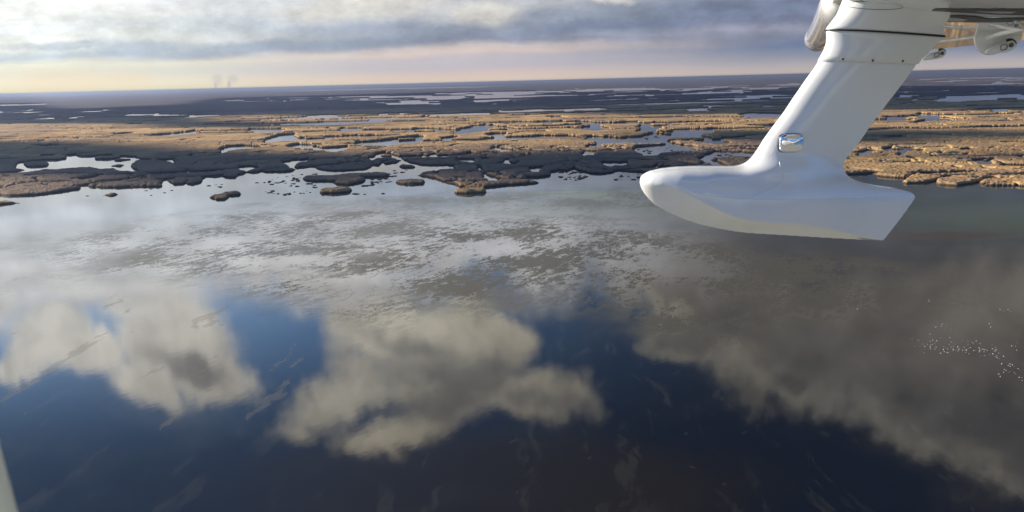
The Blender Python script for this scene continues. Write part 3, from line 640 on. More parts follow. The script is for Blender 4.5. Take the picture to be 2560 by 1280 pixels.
qt = np.stack([b0, b0 + 1, b0 + nc_ + 1, b0 + nc_], -1); qb = np.stack([b0 + nc_, b0 + nc_ + 1, b0 + 1, b0], -1) + N0
side = []
pad = np.pad(cb_, 1)
for (dr, dc, e0, e1) in ((-1, 0, (0, 0), (0, 1)), (1, 0, (1, 1), (1, 0)), (0, -1, (1, 0), (0, 0)), (0, 1, (0, 1), (1, 1))):
    nb = pad[1 + dr:1 + dr + cb_.shape[0], 1 + dc:1 + dc + cb_.shape[1]]; r2, c2 = np.nonzero(cb_ & ~nb)
    A = (r2 + e0[0]) * nc_ + c2 + e0[1]; B = (r2 + e1[0]) * nc_ + c2 + e1[1]
    side.append(np.stack([B, A, A + N0, B + N0], -1))
allq = np.concatenate([qt, qb] + side); ids, inv = np.unique(allq.ravel(), return_inverse=True)
vv = np.concatenate([top_v, bot_v])[ids]
cmt, cn, cbs = principled('cloud_white', (0.85, 0.85, 0.86), 1.0, spec=0.0)
co = link('cloud_bank', npmesh('cloud_bank', vv, inv.reshape(-1, 4)), cmt); tag(co, kind='structure')

# ------------------------------------------------------------------ the aircraft the picture is taken from
Y0 = 3.6
PAINT, pn, pb = principled('white_paint', (0.71, 0.74, 0.76), 0.22, coat=1.0)
gp = pn.new('ShaderNodeTexCoord').outputs['Object']
pn.put(pb.inputs['Base Color'], pn.mix(pn.step(pn.noise(gp, 3.0, 5, .6), .35, .75), (0.71, 0.74, 0.76), (0.65, 0.69, 0.71)))
pn.put(pb.inputs['Roughness'], pn.math('MULTIPLY_ADD', pn.noise(gp, 11.0, 4, .6), 0.16, 0.16))
GLOSSP, gn_, gb_ = principled('polished_white_paint', (0.50, 0.50, 0.46), 0.10, coat=1.0, spec=1.0)
gb_.inputs['IOR'].default_value = 1.9; gb_.inputs['Roughness'].default_value = 0.16
DARKP, _, _ = principled('dark_grey_letters', (0.035, 0.036, 0.04), 0.35)
GREYP, _, _ = principled('grey_letter_fill', (0.34, 0.34, 0.36), 0.35)
RUBBER, _, _ = principled('black_seal', (0.012, 0.012, 0.012), 0.45)
STEEL, _, _ = principled('bolt_steel', (0.10, 0.10, 0.10), 0.35, metal=0.7)
CHROME, _, _ = principled('mirror_chrome', (0.92, 0.93, 0.95), 0.015, metal=1.0)
GLASSD, _, _ = principled('dark_cabin_glass', (0.012, 0.014, 0.018), 0.06, coat=0.5)
CREAM, _, _ = principled('cabin_trim', (0.80, 0.82, 0.66), 0.5)

plane = bpy.data.objects.new('seaplane', None); COL.objects.link(plane); plane.location = (2.2, 0.0, H - 1.2)
tag(plane, 'white seaplane seen from its own cabin window, its wing float hanging in the air', 'seaplane')
PL = np.array(plane.location)
def part(name, me, mt, parent=None, world=True):
    if world: me.transform(Matrix.Translation(-Vector(PL)))
    return link(name, me, mt, parent or plane)
def loft(rings, closed=True, caps=True):
    n = len(rings[0]); v = [p for r in rings for p in r]; f = []
    for i in range(len(rings) - 1):
        for j in range(n if closed else n - 1):
            k = (j + 1) % n; f.append((i * n + j, i * n + k, (i + 1) * n + k, (i + 1) * n + j))
    if caps: f.append(tuple(range(n))[::-1]); f.append(tuple((len(rings) - 1) * n + j for j in range(n)))
    return v, f
def poly_at(line, t):          # point at fraction t of x
    a = np.array(line, float); x = a[0, 0] + (a[-1, 0] - a[0, 0]) * t
    return x, np.interp(x, a[:, 0], a[:, 1])
def smooth_line(line, n=400):
    a = np.array(line, float); x = np.linspace(a[0, 0], a[-1, 0], n); y = np.interp(x, a[:, 0], a[:, 1])
    for _ in range(60):
        y[1:-1] = (y[:-2] + y[2:] + 2 * y[1:-1]) / 4
    return np.stack([x, y], 1)
TOPL = [(1599, 457), (1600.5, 446), (1603, 441), (1610, 435), (1626, 428), (1654, 422), (1691, 417.7), (1747, 415.7), (1841, 415.3), (1900, 416), (2000, 424), (2110, 441), (2135, 449), (2154, 455), (2185, 461), (2229, 468), (2275, 479), (2285, 485), (2289, 491)]
CHIN = [(1600, 457.5), (1638, 459.5), (1669, 464), (1694, 473), (1722, 487), (1760, 507), (1804, 529), (1841, 543), (1872, 551), (1919, 556.5), (1982, 559.5), (2029, 564), (2076, 572), (2122, 583), (2169, 595), (2209, 601)]
KEEL = [(1599.5, 458), (1602, 470), (1613, 492), (1635, 514), (1663, 530), (1701, 546), (1747, 561), (1794, 572), (1841, 580), (1872, 583.5), (1966, 589), (2060, 595), (2154, 600), (2207, 602.5)]
def bw(t):                      # half width of the hull along its length
    return float(np.interp(t, [0, .004, .015, .04, .08, .15, .25, .4, .55, .7, .85, 1], [.004, .022, .046, .073, .097, .122, .142, .150, .140, .112, .070, .022]))
rings = []
ts = np.concatenate([[0, .001, .003, .006, .012, .02], np.linspace(.03, 1, 90)])
TL, CL, KL = [np.array(q, float) for q in (TOPL, CHIN, KEEL)]
for t_ in ts:
    b = bw(t_)
    x1, y1 = poly_at(TL, t_); x2, y2 = poly_at(CL, t_); x3, y3 = poly_at(KL, t_)
    pt = aty(x1, y1, Y0); pc = aty(x2, y2, Y0 - b); pk = aty(x3, y3, Y0)
    # scaling: the chine point is nearer, keep its own x
    ring = []
    half_ = []
    for k in range(15):
        ph = k / 14 * math.pi / 2; sy = math.sin(ph) ** 0.72; cz = math.cos(ph) ** 0.8 if k < 14 else 0
        half_.append((pc[0] + (pt[0] - pc[0]) * cz, b * sy, pc[2] + (pt[2] - pc[2]) * cz))
    bot = []
    for k in range(1, 9):
        q = k / 8
        bot.append((pc[0] + (pk[0] - pc[0]) * q, b * (1 - q) ** 1.12, pc[2] + (pk[2] - pc[2]) * (q ** 0.9)))
    near = half_ + bot
    ring = [(p[0], Y0 - p[1], p[2]) for p in near] + [(p[0], Y0 + p[1], p[2]) for p in near[-2:0:-1]]
    rings.append(ring)
fv, ff = loft(rings)
# strut: sections at photo rows
SL = [(-30, 2122), (0, 2110), (15, 2104), (35, 2095), (55, 2080), (68, 2069), (76, 2064)]
def naca(c): return 2.969 * math.sqrt(max(c, 0)) - 1.26 * c - 3.516 * c ** 2 + 2.843 * c ** 3 - 1.036 * c ** 4
def section(xl, yl, xr, yr, tw, n=26):
    ring = []
    for k in range(2 * n):
        a = 2 * math.pi * k / (2 * n); c = (1 - math.cos(a)) / 2; sgn = -1 if k < n else 1
        px, py = xl + (xr - xl) * c, yl + (yr - yl) * c
        p = aty(px, py, Y0); ring.append((p[0], Y0 + sgn * tw * naca(c), p[2]))
    return ring
ROWS = [(150, 2048.5, 160, 2293), (170, 2036, 180, 2279), (200, 2014, 210, 2257), (240, 1986.5, 250, 2226), (280, 1960, 285, 2199), (321, 1929, 322, 2172), (350, 1908, 350, 2153.5), (372, 1895, 372, 2137), (385, 1886, 388, 2126), (398, 1876, 402, 2118), (406, 1867, 412, 2113.5), (412, 1856, 422, 2114), (417, 1838, 432, 2119), (423, 1815, 441, 2128), (436, 1800, 452, 2150), (450, 1790, 462, 2165)]
rr = []
for (yl, xl, yr, xr) in ROWS:
    tw = np.interp(yl, [150, 350, 385, 400, 412, 425, 450], [.060, .064, .072, .086, .104, .118, .10])
    rr.append(section(xl, yl, xr, yr, tw))
sv, sf = loft(rr)
me = mesh('wing_float', fv, ff); tmp = bpy.data.objects.new('tmp', me); COL.objects.link(tmp)
n0 = len(fv)
me2 = mesh('wing_float', list(fv) + list(sv), list(ff) + [tuple(i + n0 for i in f) for f in sf])
tmp.data = me2
md = tmp.modifiers.new('r', 'REMESH'); md.mode = 'VOXEL'; md.voxel_size = 0.0045; md.use_smooth_shade = True
md = tmp.modifiers.new('s', 'SMOOTH'); md.factor = 0.5; md.iterations = 4
dg = bpy.context.evaluated_depsgraph_get()
mef = bpy.data.meshes.new_from_object(tmp.evaluated_get(dg)); mef.name = 'wing_float'
tmp.modifiers.clear(); tmp.data = mef
vg = tmp.vertex_groups.new(name='blend'); nv = len(mef.vertices); cc = np.zeros(nv * 3, np.float32); mef.vertices.foreach_get('co', cc); cc = cc.reshape(-1, 3)
bx_, by_ = proj(cc[:, 0], cc[:, 1], cc[:, 2])
wgt = np.clip((by_ - 380) / 25, 0, 1) * np.clip((505 - by_) / 40, 0, 1) * np.clip((bx_ - 1760) / 60, 0, 1) * np.clip((2230 - bx_) / 60, 0, 1)
wgt = np.maximum(wgt, .3 * np.clip((1720 - bx_) / 60, 0, 1) * np.clip((bx_ - 1603) / 10, 0, 1))
for lv in range(1, 11):
    k_ = np.nonzero(np.round(wgt * 10) == lv)[0]
    if len(k_): vg.add(k_.tolist(), lv / 10, 'REPLACE')
md = tmp.modifiers.new('b', 'SMOOTH'); md.factor = 0.5; md.iterations = 160; md.vertex_group = 'blend'
dg = bpy.context.evaluated_depsgraph_get(); mef = bpy.data.meshes.new_from_object(tmp.evaluated_get(dg)); mef.name = 'wing_float'
bpy.data.objects.remove(tmp)
mef.shade_smooth()
wfl = part('wing_float', mef, PAINT); wfl['label'] = 'white teardrop wing float with swept strut'

# cuff over the strut head, with seal and screws
CUFF = [(72, 2066, 90, 2362), (84, 2066.5, 97, 2354), (97, 2067, 108, 2344), (110, 2065.5, 120, 2333), (125, 2060, 134, 2319), (140, 2052, 148, 2304), (153, 2044, 160.5, 2296)]
v_, f2 = loft([section(b, a, d, c, .0655 + .004 * (i == 0)) for i, (a, b, c, d) in enumerate(CUFF)])
cuff = part('strut_cuff', mesh('strut_cuff', v_, f2), PAINT)
def sides(ring): return ring
v_, f2 = loft([section(2063, 74, 2364, 88.5, .075), section(2063, 77, 2364.5, 93.5, .075)])
part('seal', mesh('seal', v_, f2), RUBBER)
FAIR = [(-60, 2160, -60, 2430, .125), (-30, 2128, -20, 2410, .115), (-5, 2111, 20, 2392, .105), (15, 2103, 40, 2376, .096), (35, 2094, 55, 2366, .088), (52, 2081, 68, 2358, .081), (66, 2070, 80, 2358, .076), (74, 2065, 88, 2361, .073)]
v_, f2 = loft([section(b, a, d, c, tw) for a, b, c, d, tw in FAIR])
fairing = part('root_fairing', mesh('root_fairing', v_, f2), PAINT)

def on_section(px, py, tw, xl, xr, out=0.001):     # point on the near face of a strut section
    c = (px - xl) / (xr - xl); y = Y0 - tw * naca(c) - out
    return aty(px, py, y)
def disc(name, c, r, depth, mt, parent=None, n=20, axis=(0, -1, 0), dome=0.4):
    ax = Vector(axis).normalized(); up = Vector((0, 0, 1)); e1 = ax.cross(up).normalized(); e2 = e1.cross(ax)
    v, f = [], []
    for rr_, d in ((1, -.002), (1, depth * .5), (.86, depth * (1 - dome * .4)), (.5, depth), (.02, depth * 1.02)):
        for k in range(n):
            a = 2 * math.pi * k / n; v.append(Vector(c) + (e1 * math.cos(a) + e2 * math.sin(a)) * r * rr_ + ax * d)
    for i in range(4):
        for k in range(n): f.append((i * n + k, i * n + (k + 1) % n, (i + 1) * n + (k + 1) % n, (i + 1) * n + k))
    f.append(tuple(4 * n + k for k in range(n)))
    return part(name, mesh(name, v, f), mt, parent)
def caster(ob):
    from mathutils.bvhtree import BVHTree as B
    bv = B.FromPolygons([Vector(v.co) + Vector(PL) for v in ob.data.vertices], [tuple(p.vertices) for p in ob.data.polygons])
    return lambda px, py: bv.ray_cast(Vector(CAM), Vector(ray(px, py)))[0:2]
hc = caster(cuff)
for px, py in ((2107, 148), (2182, 151.5), (2257, 153)):
    p_, n_ = hc(px, py)
    if p_ is not None: disc('screw', p_, .0055, .003, STEEL, axis=n_ if n_.y < 0 else -n_)
# oval inspection plate on the fairing
def ribbon(name, pts, r, mt, parent=None, closed=False, n=8):
    pts = [Vector(p) for p in pts]; N = len(pts); rings_ = []
    for i, p in enumerate(pts):
        d = (pts[(i + 1) % N] - pts[i - 1]) if closed else (pts[min(i + 1, N - 1)] - pts[max(i - 1, 0)])
        d.normalize(); e = d.cross(Vector((0, 1, 0.01))).normalized(); g = d.cross(e)
        rings_.append([tuple(p + (e * math.cos(2 * math.pi * k / n) + g * math.sin(2 * math.pi * k / n)) * r) for k in range(n)])
    if closed: rings_.append(rings_[0])
    v, f = loft(rings_, caps=not closed)
    return part(name, mesh(name, v, f), mt, parent)
hf = caster(fairing)
pts = []
for k in range(48):
    a = 2 * math.pi * k / 48; px = 2184 + 74 * math.cos(a); py = 14 + 1.5 * math.cos(a) * 2 + 9.5 * math.sin(a)
    p_ = hf(px, py)[0]
    if p_ is not None: pts.append(p_)
ribbon('inspection_plate', pts, .0012, STEEL, closed=True, n=6)

# mirror on the strut
mc = on_section(1976, 357.5, .064, 1903, 2148, 0.0)
ring_m = []
prof = [(-.004, .96), (.010, 1.0), (.016, .97), (.021, .90), (.025, .78), (.028, .6), (.030, .35), (.031, .05)]
hx, hz = 30.0 / F * (Y0 - .06), 22.5 / F * (Y0 - .06)
for dep_, sc in prof:
    rg_ = []
    for k in range(40):
        a = 2 * math.pi * k / 40; ca, sa = math.cos(a), math.sin(a); e_ = 2 / 4.2
        rg_.append((mc[0] + hx * sc * math.copysign(abs(ca) ** e_, ca), mc[1] - dep_, mc[2] + hz * sc * math.copysign(abs(sa) ** e_, sa)))
    ring_m.append(rg_)
v_, f2 = loft(ring_m)
mir = part('mirror', mesh('mirror', v_, f2), CHROME, wfl); mir['label'] = 'small rounded chrome mirror on the strut'

gk = []
for dep_, sc in ((-.012, 1.0), (-.006, 1.045), (.003, 1.045), (.0065, 1.02)):
    gk.append([(mc[0] + hx * sc * math.copysign(abs(math.cos(a)) ** .48, math.cos(a)), mc[1] - dep_, mc[2] + hz * sc * math.copysign(abs(math.sin(a)) ** .48, math.sin(a))) for a in [2 * math.pi * k / 40 for k in range(40)]])
v_, f2 = loft(gk); part('mirror_gasket', mesh('mirror_gasket', v_, f2), RUBBER, wfl)
hfl = caster(wfl)
for ln_ in ([(1949, 404), (1950, 412), (1953, 421), (1958, 431), (1960, 440), (1956, 450), (1946, 460), (1932, 469), (1915, 477), (1898, 485), (1881, 492)], [(1772, 487), (1800, 492), (1850, 497), (1920, 499), (2000, 499), (2080, 498), (2150, 496), (2210, 492), (2262, 489)]):
    a_ = np.array(ln_, float); tt_ = np.linspace(0, 1, 60); ix = np.interp(tt_, np.linspace(0, 1, len(a_)), a_[:, 0]); iy = np.interp(tt_, np.linspace(0, 1, len(a_)), a_[:, 1])
    q_ = [hfl(x_, y_)[0] for x_, y_ in zip(ix, iy)]; q_ = [p for p in q_ if p is not None]
    ribbon('reflection_line', q_, .0013, PAINT, wfl, n=8)  # thin raised ribbons added to stand for reflection streaks on the hull

# wing: sections at the root side and out to the tip
def wing_section(Y, le, te, up, n=22):
    """le, te: photo points of the lower surface ends as seen at depth Y; up: thickness in metres"""
    a = aty(*le, Y); b = aty(*te, Y); lo, hi = [], []
    for k in range(n):
        c = (1 - math.cos(math.pi * k / (n - 1))) / 2
        x = a[0] + (b[0] - a[0]) * c; z = a[2] + (b[2] - a[2]) * c
        lo.append((x, Y, z - up * .18 * naca(c) * (1 - c * .5))); hi.append((x, Y, z + up * 1.0 * naca(c) + 0.012))
    return lo + hi[::-1]
WSEC = [(0.9, (2420, -1600), (4700, -650), .20), (2.4, (2140, -240), (3250, 0), .17), (3.0, (2108, -70), (2990, 55), .16), (3.6, (2090, -10), (2800, 80), .15), (4.6, (2070, 20), (2560, 100), .135), (6.0, (2040, 68), (2385, 118), .12), (7.2, (2021, 100), (2262, 130), .10), (7.5, (2017, 108), (2235, 133), .08)]
v_, f2 = loft([wing_section(*q) for q in WSEC])
wing = part('wing', mesh('wing', v_, f2), GLOSSP)
wing.data.materials.clear(); wing.data.materials.append(PAINT); wing.data.materials.append(GLOSSP)
for k, p in enumerate(wing.data.polygons):
    j = k % 44
    if k < 44 * (len(WSEC) - 1) and 12 <= j <= 20: p.material_index = 1

tipc = [(4.15, 2118, -8, .03), (4.25, 2116, -4, .09), (4.4, 2112, 4, .112), (4.8, 2098, 24, .112), (5.8, 2075, 60, .112), (6.8, 2056, 86, .110), (7.15, 2050, 93, .108), (7.2, 2049, 94, .112), (7.42, 2046, 97, .112), (7.50, 2046, 98, .100), (7.54, 2046, 98, .06), (7.55, 2046, 98, .01)]
rg_ = []
for Y_, px_, py_, r_t in tipc:
    c_ = aty(px_, py_, Y_); rg_.append([(c_[0] + r_t * 1.15 * math.cos(a), Y_, c_[2] + r_t * math.sin(a)) for a in [2 * math.pi * k / 32 for k in range(32)]])
v_, f2 = loft(rg_); part('leading_edge', mesh('leading_edge', v_, f2), PAINT, wing)

from mathutils.bvhtree import BVHTree
def below(me, px, py):         # where the sight line through a photo point meets the wing
    bv = BVHTree.FromPolygons([Vector(v.co) + Vector(PL) for v in me.vertices], [tuple(p.vertices) for p in me.polygons])
    return lambda px, py: bv.ray_cast(Vector(CAM), Vector(ray(px, py)))[0:2]
hit = below(wing.data, 0, 0)
def decal(name, pts, mt, off, parent):
    v = []
    for p in pts:
        loc, nr = hit(*p)
        if loc is None: continue
        v.append(loc + (nr if nr.z < 0 else -nr) * off)
    n = len(v)
    if n < 3: return
    me = bpy.data.meshes.new(name); bmv = [tuple(q) for q in v]
    import bmesh
    b = bmesh.new(); vs_ = [b.verts.new(q) for q in bmv]; fc_0 = b.faces.new(vs_)
    r = bmesh.ops.extrude_face_region(b, geom=[fc_0])
    for g in r['geom']:
        if isinstance(g, bmesh.types.BMVert): g.co += Vector((0, 0, 0.0012))
    bmesh.ops.triangulate(b, faces=b.faces[:]); b.to_mesh(me); b.free()
    return part(name, me, mt, parent)
A1 = decal('registration_letter', [(2330, 25.5), (2339, 21.5), (2450, 21.5), (2600, 21.5), (2600, 38), (2500, 35.5), (2420, 31), (2332, 26.3)], DARKP, .003, wing)
if A1: A1['label'] = 'dark letter A under the wing'; decal('letter_opening', [(2442, 26.2), (2541, 26), (2530, 30.5), (2500, 30.2)], GREYP, .0052, wing)
A2 = decal('registration_letter', [(2264, 49.5), (2276, 45), (2288, 41), (2306, 38.6), (2360, 38), (2410, 38.4), (2440, 40.5), (2462, 45), (2470, 47), (2520, 45), (2600, 43), (2600, 47), (2535, 50), (2530, 53.5), (2480, 55), (2420, 54.5), (2350, 52.5), (2266, 50.3)], DARKP, .003, wing)
if A2: A2['label'] = 'dark letter R under the wing'; decal('letter_opening', [(2313, 47.5), (2324, 43.5), (2345, 42), (2395, 42.3), (2420, 46), (2412, 49.5), (2404, 51.5), (2360, 50.2), (2314, 48.6)], GREYP, .0052, wing)
# aileron rod, hinge plates and brackets behind the strut
RY = 4.3
rod_pts = [aty(px, py, y) for px, py, y in ((2235, 121, 5.6), (2300, 111, 5.2), (2380, 100, 4.8), (2436, 91, 4.5))]
ribbon('pushrod', rod_pts, .0095, PAINT)
ribbon('pushrod', [aty(px, py, y) for px, py, y in ((2470, 93, 4.25), (2500, 84, 4.15), (2560, 71, 4.0), (2650, 52, 3.8))], .0125, PAINT)
def plate(name, pts, Y, th, mt, parent=None):
    a = [aty(px, py, Y) for px, py in pts]; n = len(a); c = sum(a) / n
    v, f = [], []
    for d, sc in ((th, .97), (th * .7, 1), (-th * .7, 1), (-th, .97)):
        for p in a: q = c + (p - c) * sc; v.append((q[0], q[1] - d, q[2]))
    for i in range(3):
        for k in range(n): f.append((i * n + k, i * n + (k + 1) % n, (i + 1) * n + (k + 1) % n, (i + 1) * n + k))
    f.append(tuple(range(n))[::-1]); f.append(tuple(3 * n + k for k in range(n)))
    return part(name, mesh(name, v, f), mt, parent)
circ = [(2474 + 39 * math.cos(a), 98 + 40 * math.sin(a)) for a in [math.pi * (0.28 + 1.25 * k / 20) for k in range(21)]] + [(2500, 62), (2530, 66), (2556, 72), (2552, 96), (2538, 118)]
hp = plate('hinge_plate', circ, 4.4, .008, PAINT)
def bracket(cx_, cy_, s_, Y):
    b = plate('hinge_bracket', [(cx_ - 34 * s_, cy_ - 6 * s_), (cx_ - 6 * s_, cy_ - 13 * s_), (cx_ + 8 * s_, cy_ - 20 * s_), (cx_ + 18 * s_, cy_ - 14 * s_), (cx_ + 17 * s_, cy_ - 3 * s_), (cx_ + 6 * s_, cy_ + 7 * s_), (cx_ - 10 * s_, cy_ + 12 * s_), (cx_ - 48 * s_, cy_ + 17 * s_), (cx_ - 60 * s_, cy_ + 12 * s_)], Y, .012, PAINT)
    disc('bolt', aty(cx_ + 7 * s_, cy_ - 6 * s_, Y - .013), 5.5 * s_ / F * Y, .008, STEEL, b)
    e_ = [aty(cx_ + 4 * s_ + 14 * s_ * math.cos(a), cy_ - 8 * s_ + 12 * s_ * math.sin(a), Y - .006) for a in [-2.2 + k * .26 for k in range(9)]]
    ribbon('rubber_boot', e_, 3.2 * s_ / F * Y, RUBBER, b)
    rr_ = [aty(cx_ + (-11 + 8 * ca) * s_, cy_ + (-1 + 7 * sa - 2 * ca) * s_, Y - .0135) for ca, sa in [(math.copysign(abs(math.cos(t)) ** .5, math.cos(t)), math.copysign(abs(math.sin(t)) ** .5, math.sin(t))) for t in [k * math.pi / 12 for k in range(24)]]]
    ribbon('cover_rim', rr_, .9 * s_ / F * Y, STEEL, b, closed=True, n=6)
bracket(2350, 138, .76, 4.9); bracket(2521, 119, 1.0, 4.35)
disc('fuel_drain', aty(2395, 94, 4.6), .011, .01, PAINT)

# hull, cabin and engine: seen only in the little mirror and in passing reflections
def ring_yz(x, cy_, cz_, hw_, hh, e=2.4, n=28):
    out = []
    for k in range(n):
        a = 2 * math.pi * k / n; ca, sa = math.cos(a), math.sin(a)
        out.append((x, cy_ + hw_ * math.copysign(abs(ca) ** (2 / e), ca), cz_ + hh * math.copysign(abs(sa) ** (2 / e), sa)))
    return out
FC = -0.86
FS = [(-3.6, .04, .05, -.35), (-3.4, .22, .20, -.34), (-2.9, .42, .36, -.32), (-2.1, .60, .50, -.26), (-1.3, .70, .66, -.16), (-.5, .74, .78, -.08), (.6, .76, .82, -.06), (1.8, .74, .76, -.04), (3.0, .58, .58, .02), (4.6, .32, .34, .12), (6.2, .10, .16, .25)]
v_, f2 = loft([ring_yz(x, FC, H - .35 + dz, a * .97, b * .74) for x, a, b, dz in FS])
fus = part('fuselage', mesh('fuselage', v_, f2), PAINT)
for x0_, x1_ in ((-1.55, -.75), (-.6, .35), (.55, 1.3)):
    v_, f2 = loft([[(x0_ + (x1_ - x0_) * (.5 + .5 * math.copysign(abs(math.cos(a)) ** .6, math.cos(a)) * sc), FC + y_ - (0.05 if math.sin(a) > 0 else 0), H + .02 + .20 * sc * math.copysign(abs(math.sin(a)) ** .6, math.sin(a))) for a in [2 * math.pi * k / 24 for k in range(24)]] for y_, sc in ((.55, 1), (.735, 1), (.745, .93))])
    part('cabin_window', mesh('cabin_window', v_, f2), GLASSD, fus)
v_, f2 = loft([ring_yz(x, 1.5, H + 1.0, a, a * .95, 2) for x, a in ((.10, .13), (.3, .21), (.9, .26), (1.8, .24), (2.7, .13), (3.1, .03))])
nac = part('engine_nacelle', mesh('engine_nacelle', v_, f2), PAINT)
v_, f2 = loft([ring_yz(x, 1.5, H + 1.0, a, a, 2) for x, a in ((-.22, .01), (-.15, .06), (-.02, .10), (.09, .12))])
part('spinner', mesh('spinner', v_, f2), PAINT, nac)
for k in range(3):
    a = math.radians(100 + 120 * k); e1 = np.array([0, math.cos(a), math.sin(a)]); e2 = np.array([.55, -math.sin(a) * .83, math.cos(a) * .83])
    rg_ = []
    for r_0, c_ in ((.06, .03), (.2, .05), (.5, .06), (.75, .045), (.84, .012)):
        c0 = np.array([-.05, 1.5, H + 1.0]) + e1 * r_0; rg_.append([tuple(c0 + e2 * c_ * math.cos(t) + np.array([.8, 0, 0]) * c_ * .22 * math.sin(t)) for t in [2 * math.pi * j / 10 for j in range(10)]])
    v_, f2 = loft(rg_); part('propeller_blade', mesh('propeller_blade', v_, f2), DARKP, nac)
v_, f2 = loft([[(x + .12 * math.cos(t), 1.5 + .03 * math.sin(t), z) for t in [2 * math.pi * j / 14 for j in range(14)]] for x, z in ((1.3, H + .45), (1.35, H + .85))])
part('engine_pylon', mesh('engine_pylon', v_, f2), PAINT, nac)
# rim of the cabin window the picture is taken through
FYY = .25
loop = [(-330, 300), (-300, 600), (-190, 860), (-108, 1020), (-71, 1115), (-30, 1262), (17, 1430), (120, 1540), (400, 1600), (1400, 1640), (2500, 1600), (2760, 1450), (2820, 900), (2800, 200), (2700, -260), (2300, -420), (1200, -450), (200, -400), (-220, -200)]
ribbon('window_rim', [aty(px, py, FYY) for px, py in loop], 62 / F * FYY, CREAM, closed=True, n=14)

# added pale sheet, unseen below the viewer: bounces light onto wing and float
BOUNCE, sn_, sb_ = principled('bounce_pale', (0.42, 0.41, 0.35), 0.9, spec=.2)
gs_ = sn_.new('ShaderNodeNewGeometry').outputs['Position']
sn_.put(sb_.inputs['Base Color'], sn_.mix(sn_.step(sn_.noise(gs_, .03, 5, .6), .4, .65), (0.27, 0.27, 0.225), (0.21, 0.21, 0.17)))
bxs = np.arange(-500, 501, 10.0); bys = 62 - np.arange(0, 560, 8.0)
BX, BY = np.meshgrid(bxs, bys); BY2 = BY + (fbm(BX, BY, 60, 3, 70) - .5) * 30
BZ = .10 + (fbm(BX, BY, 30, 3, 71) - .3) * .5; BZ[0, :] = -.2; BZ[:, 0] = -.2; BZ[:, -1] = -.2; BZ[-1, :] = -.2
nb_ = len(bxs); rI, cI = np.nonzero(np.ones((len(bys) - 1, nb_ - 1), bool)); q0 = rI * nb_ + cI
ob_ = link('bounce_sheet', npmesh('bounce_sheet', np.stack([BX, BY2, BZ], -1).reshape(-1, 3), np.stack([q0 + nb_, q0 + nb_ + 1, q0 + 1, q0], -1)), BOUNCE)
tag(ob_, kind='structure')

# ------------------------------------------------------------------ tussocks standing in the shallows
def tussock(seed):
    rs = np.random.RandomState(seed); v, f = [], []
    nb = rs.randint(3, 6)
    for _ in range(nb):
        cx_, cy_, r_1, hh = rs.uniform(-.7, .7), rs.uniform(-.5, .5), rs.uniform(.45, .9), rs.uniform(.35, .7); b0_ = len(v); n = 10
        for lvl, (rr_, zz_) in enumerate(((1.0, -.1), (1.08, .25), (.8, .75), (.3, 1.05))):
            for k in range(n):
                a = 2 * math.pi * k / n; q = r_1 * rr_ * rs.uniform(.8, 1.2); v.append((cx_ + q * math.cos(a), cy_ + q * math.sin(a), hh * zz_ * rs.uniform(.85, 1.15)))
        for i in range(3):
            for k in range(n): f.append((b0_ + i * n + k, b0_ + i * n + (k + 1) % n, b0_ + (i + 1) * n + (k + 1) % n, b0_ + (i + 1) * n + k))
        f.append(tuple(b0_ + 3 * n + k for k in range(n)))
    me = mesh('reed_tussock', v, f); me.materials.append(TUS); return me
TUS, _, _ = principled('wet_brown_reed', (0.055, 0.042, 0.032), 0.9, spec=.2)
TM = [tussock(k) for k in range(5)]
rnd = random.Random(11)
BED = [([(640, 450), (790, 432), (790, 470), (640, 462)], 34, 'small dark tussock in the pale water left of the long armed island', 'tussocks left of the long armed island'),
       ([(560, 430), (600, 438), (500, 462), (560, 470)], 6, 'small dark tussock near the mainland edge above the double-lobed island', 'tussocks above the double-lobed island'),
       ([(660, 478), (780, 476), (780, 486), (680, 488)], 14, 'small dark tussock right of the double-lobed island', 'tussocks right of the double-lobed island'),
       ([(900, 450), (980, 440), (985, 455), (930, 466), (890, 466)], 26, 'dark tussock crowded under the arm of the long island', 'tussocks under the arm of the long island'),
       ([(960, 415), (1020, 425), (1030, 438), (975, 446), (955, 430)], 14, 'dark tussock in the creek mouth', 'tussocks in the creek mouth'),
       ([(1430, 422), (1448, 424), (1470, 440), (1450, 452), (1400, 448), (1390, 434)], 40, 'black tussock in the dense cluster off the near dark marsh', 'tussocks in the dense cluster'),
       ([(1530, 440), (1600, 432), (1605, 452), (1530, 452)], 12, 'dark tussock left of the float nose', 'tussocks left of the float nose'),
       ([(1590, 374), (1640, 366), (1700, 368), (1690, 380), (1625, 386)], 18, 'dark tussock scattered in the lagoon above the float', 'tussocks in the lagoon above the float'),
       ([(1790, 378), (1850, 382), (1850, 390), (1790, 392)], 10, 'dark tussock in the lagoon beside the float strut', 'tussocks beside the float strut'),
       ([(1590, 346), (1680, 334), (1700, 338), (1600, 352)], 10, 'dark tussock in the back channel of the sunlit belt', 'tussocks in the back channel'),
       ([(800, 486), (1020, 480), (1000, 500), (830, 498)], 7, 'lone dark tussock in open water in front of the islands', 'lone tussocks in open water'),
       ([(130, 492), (400, 470), (480, 474), (300, 500)], 10, 'faint small tussock in bright water off the left shore', 'faint tussocks off the left shore')]
def island_at(x, y):
    r_i = np.searchsorted(-dep, -H / y); c_i = int((math.atan2(x, y) - AZ0) / (AZ1 - AZ0) * (NC - 1)); r_i = min(max(r_i, 0), NR - 1)
    return Fm[max(r_i - 2, 0):r_i + 3, max(c_i - 2, 0):c_i + 3].any()
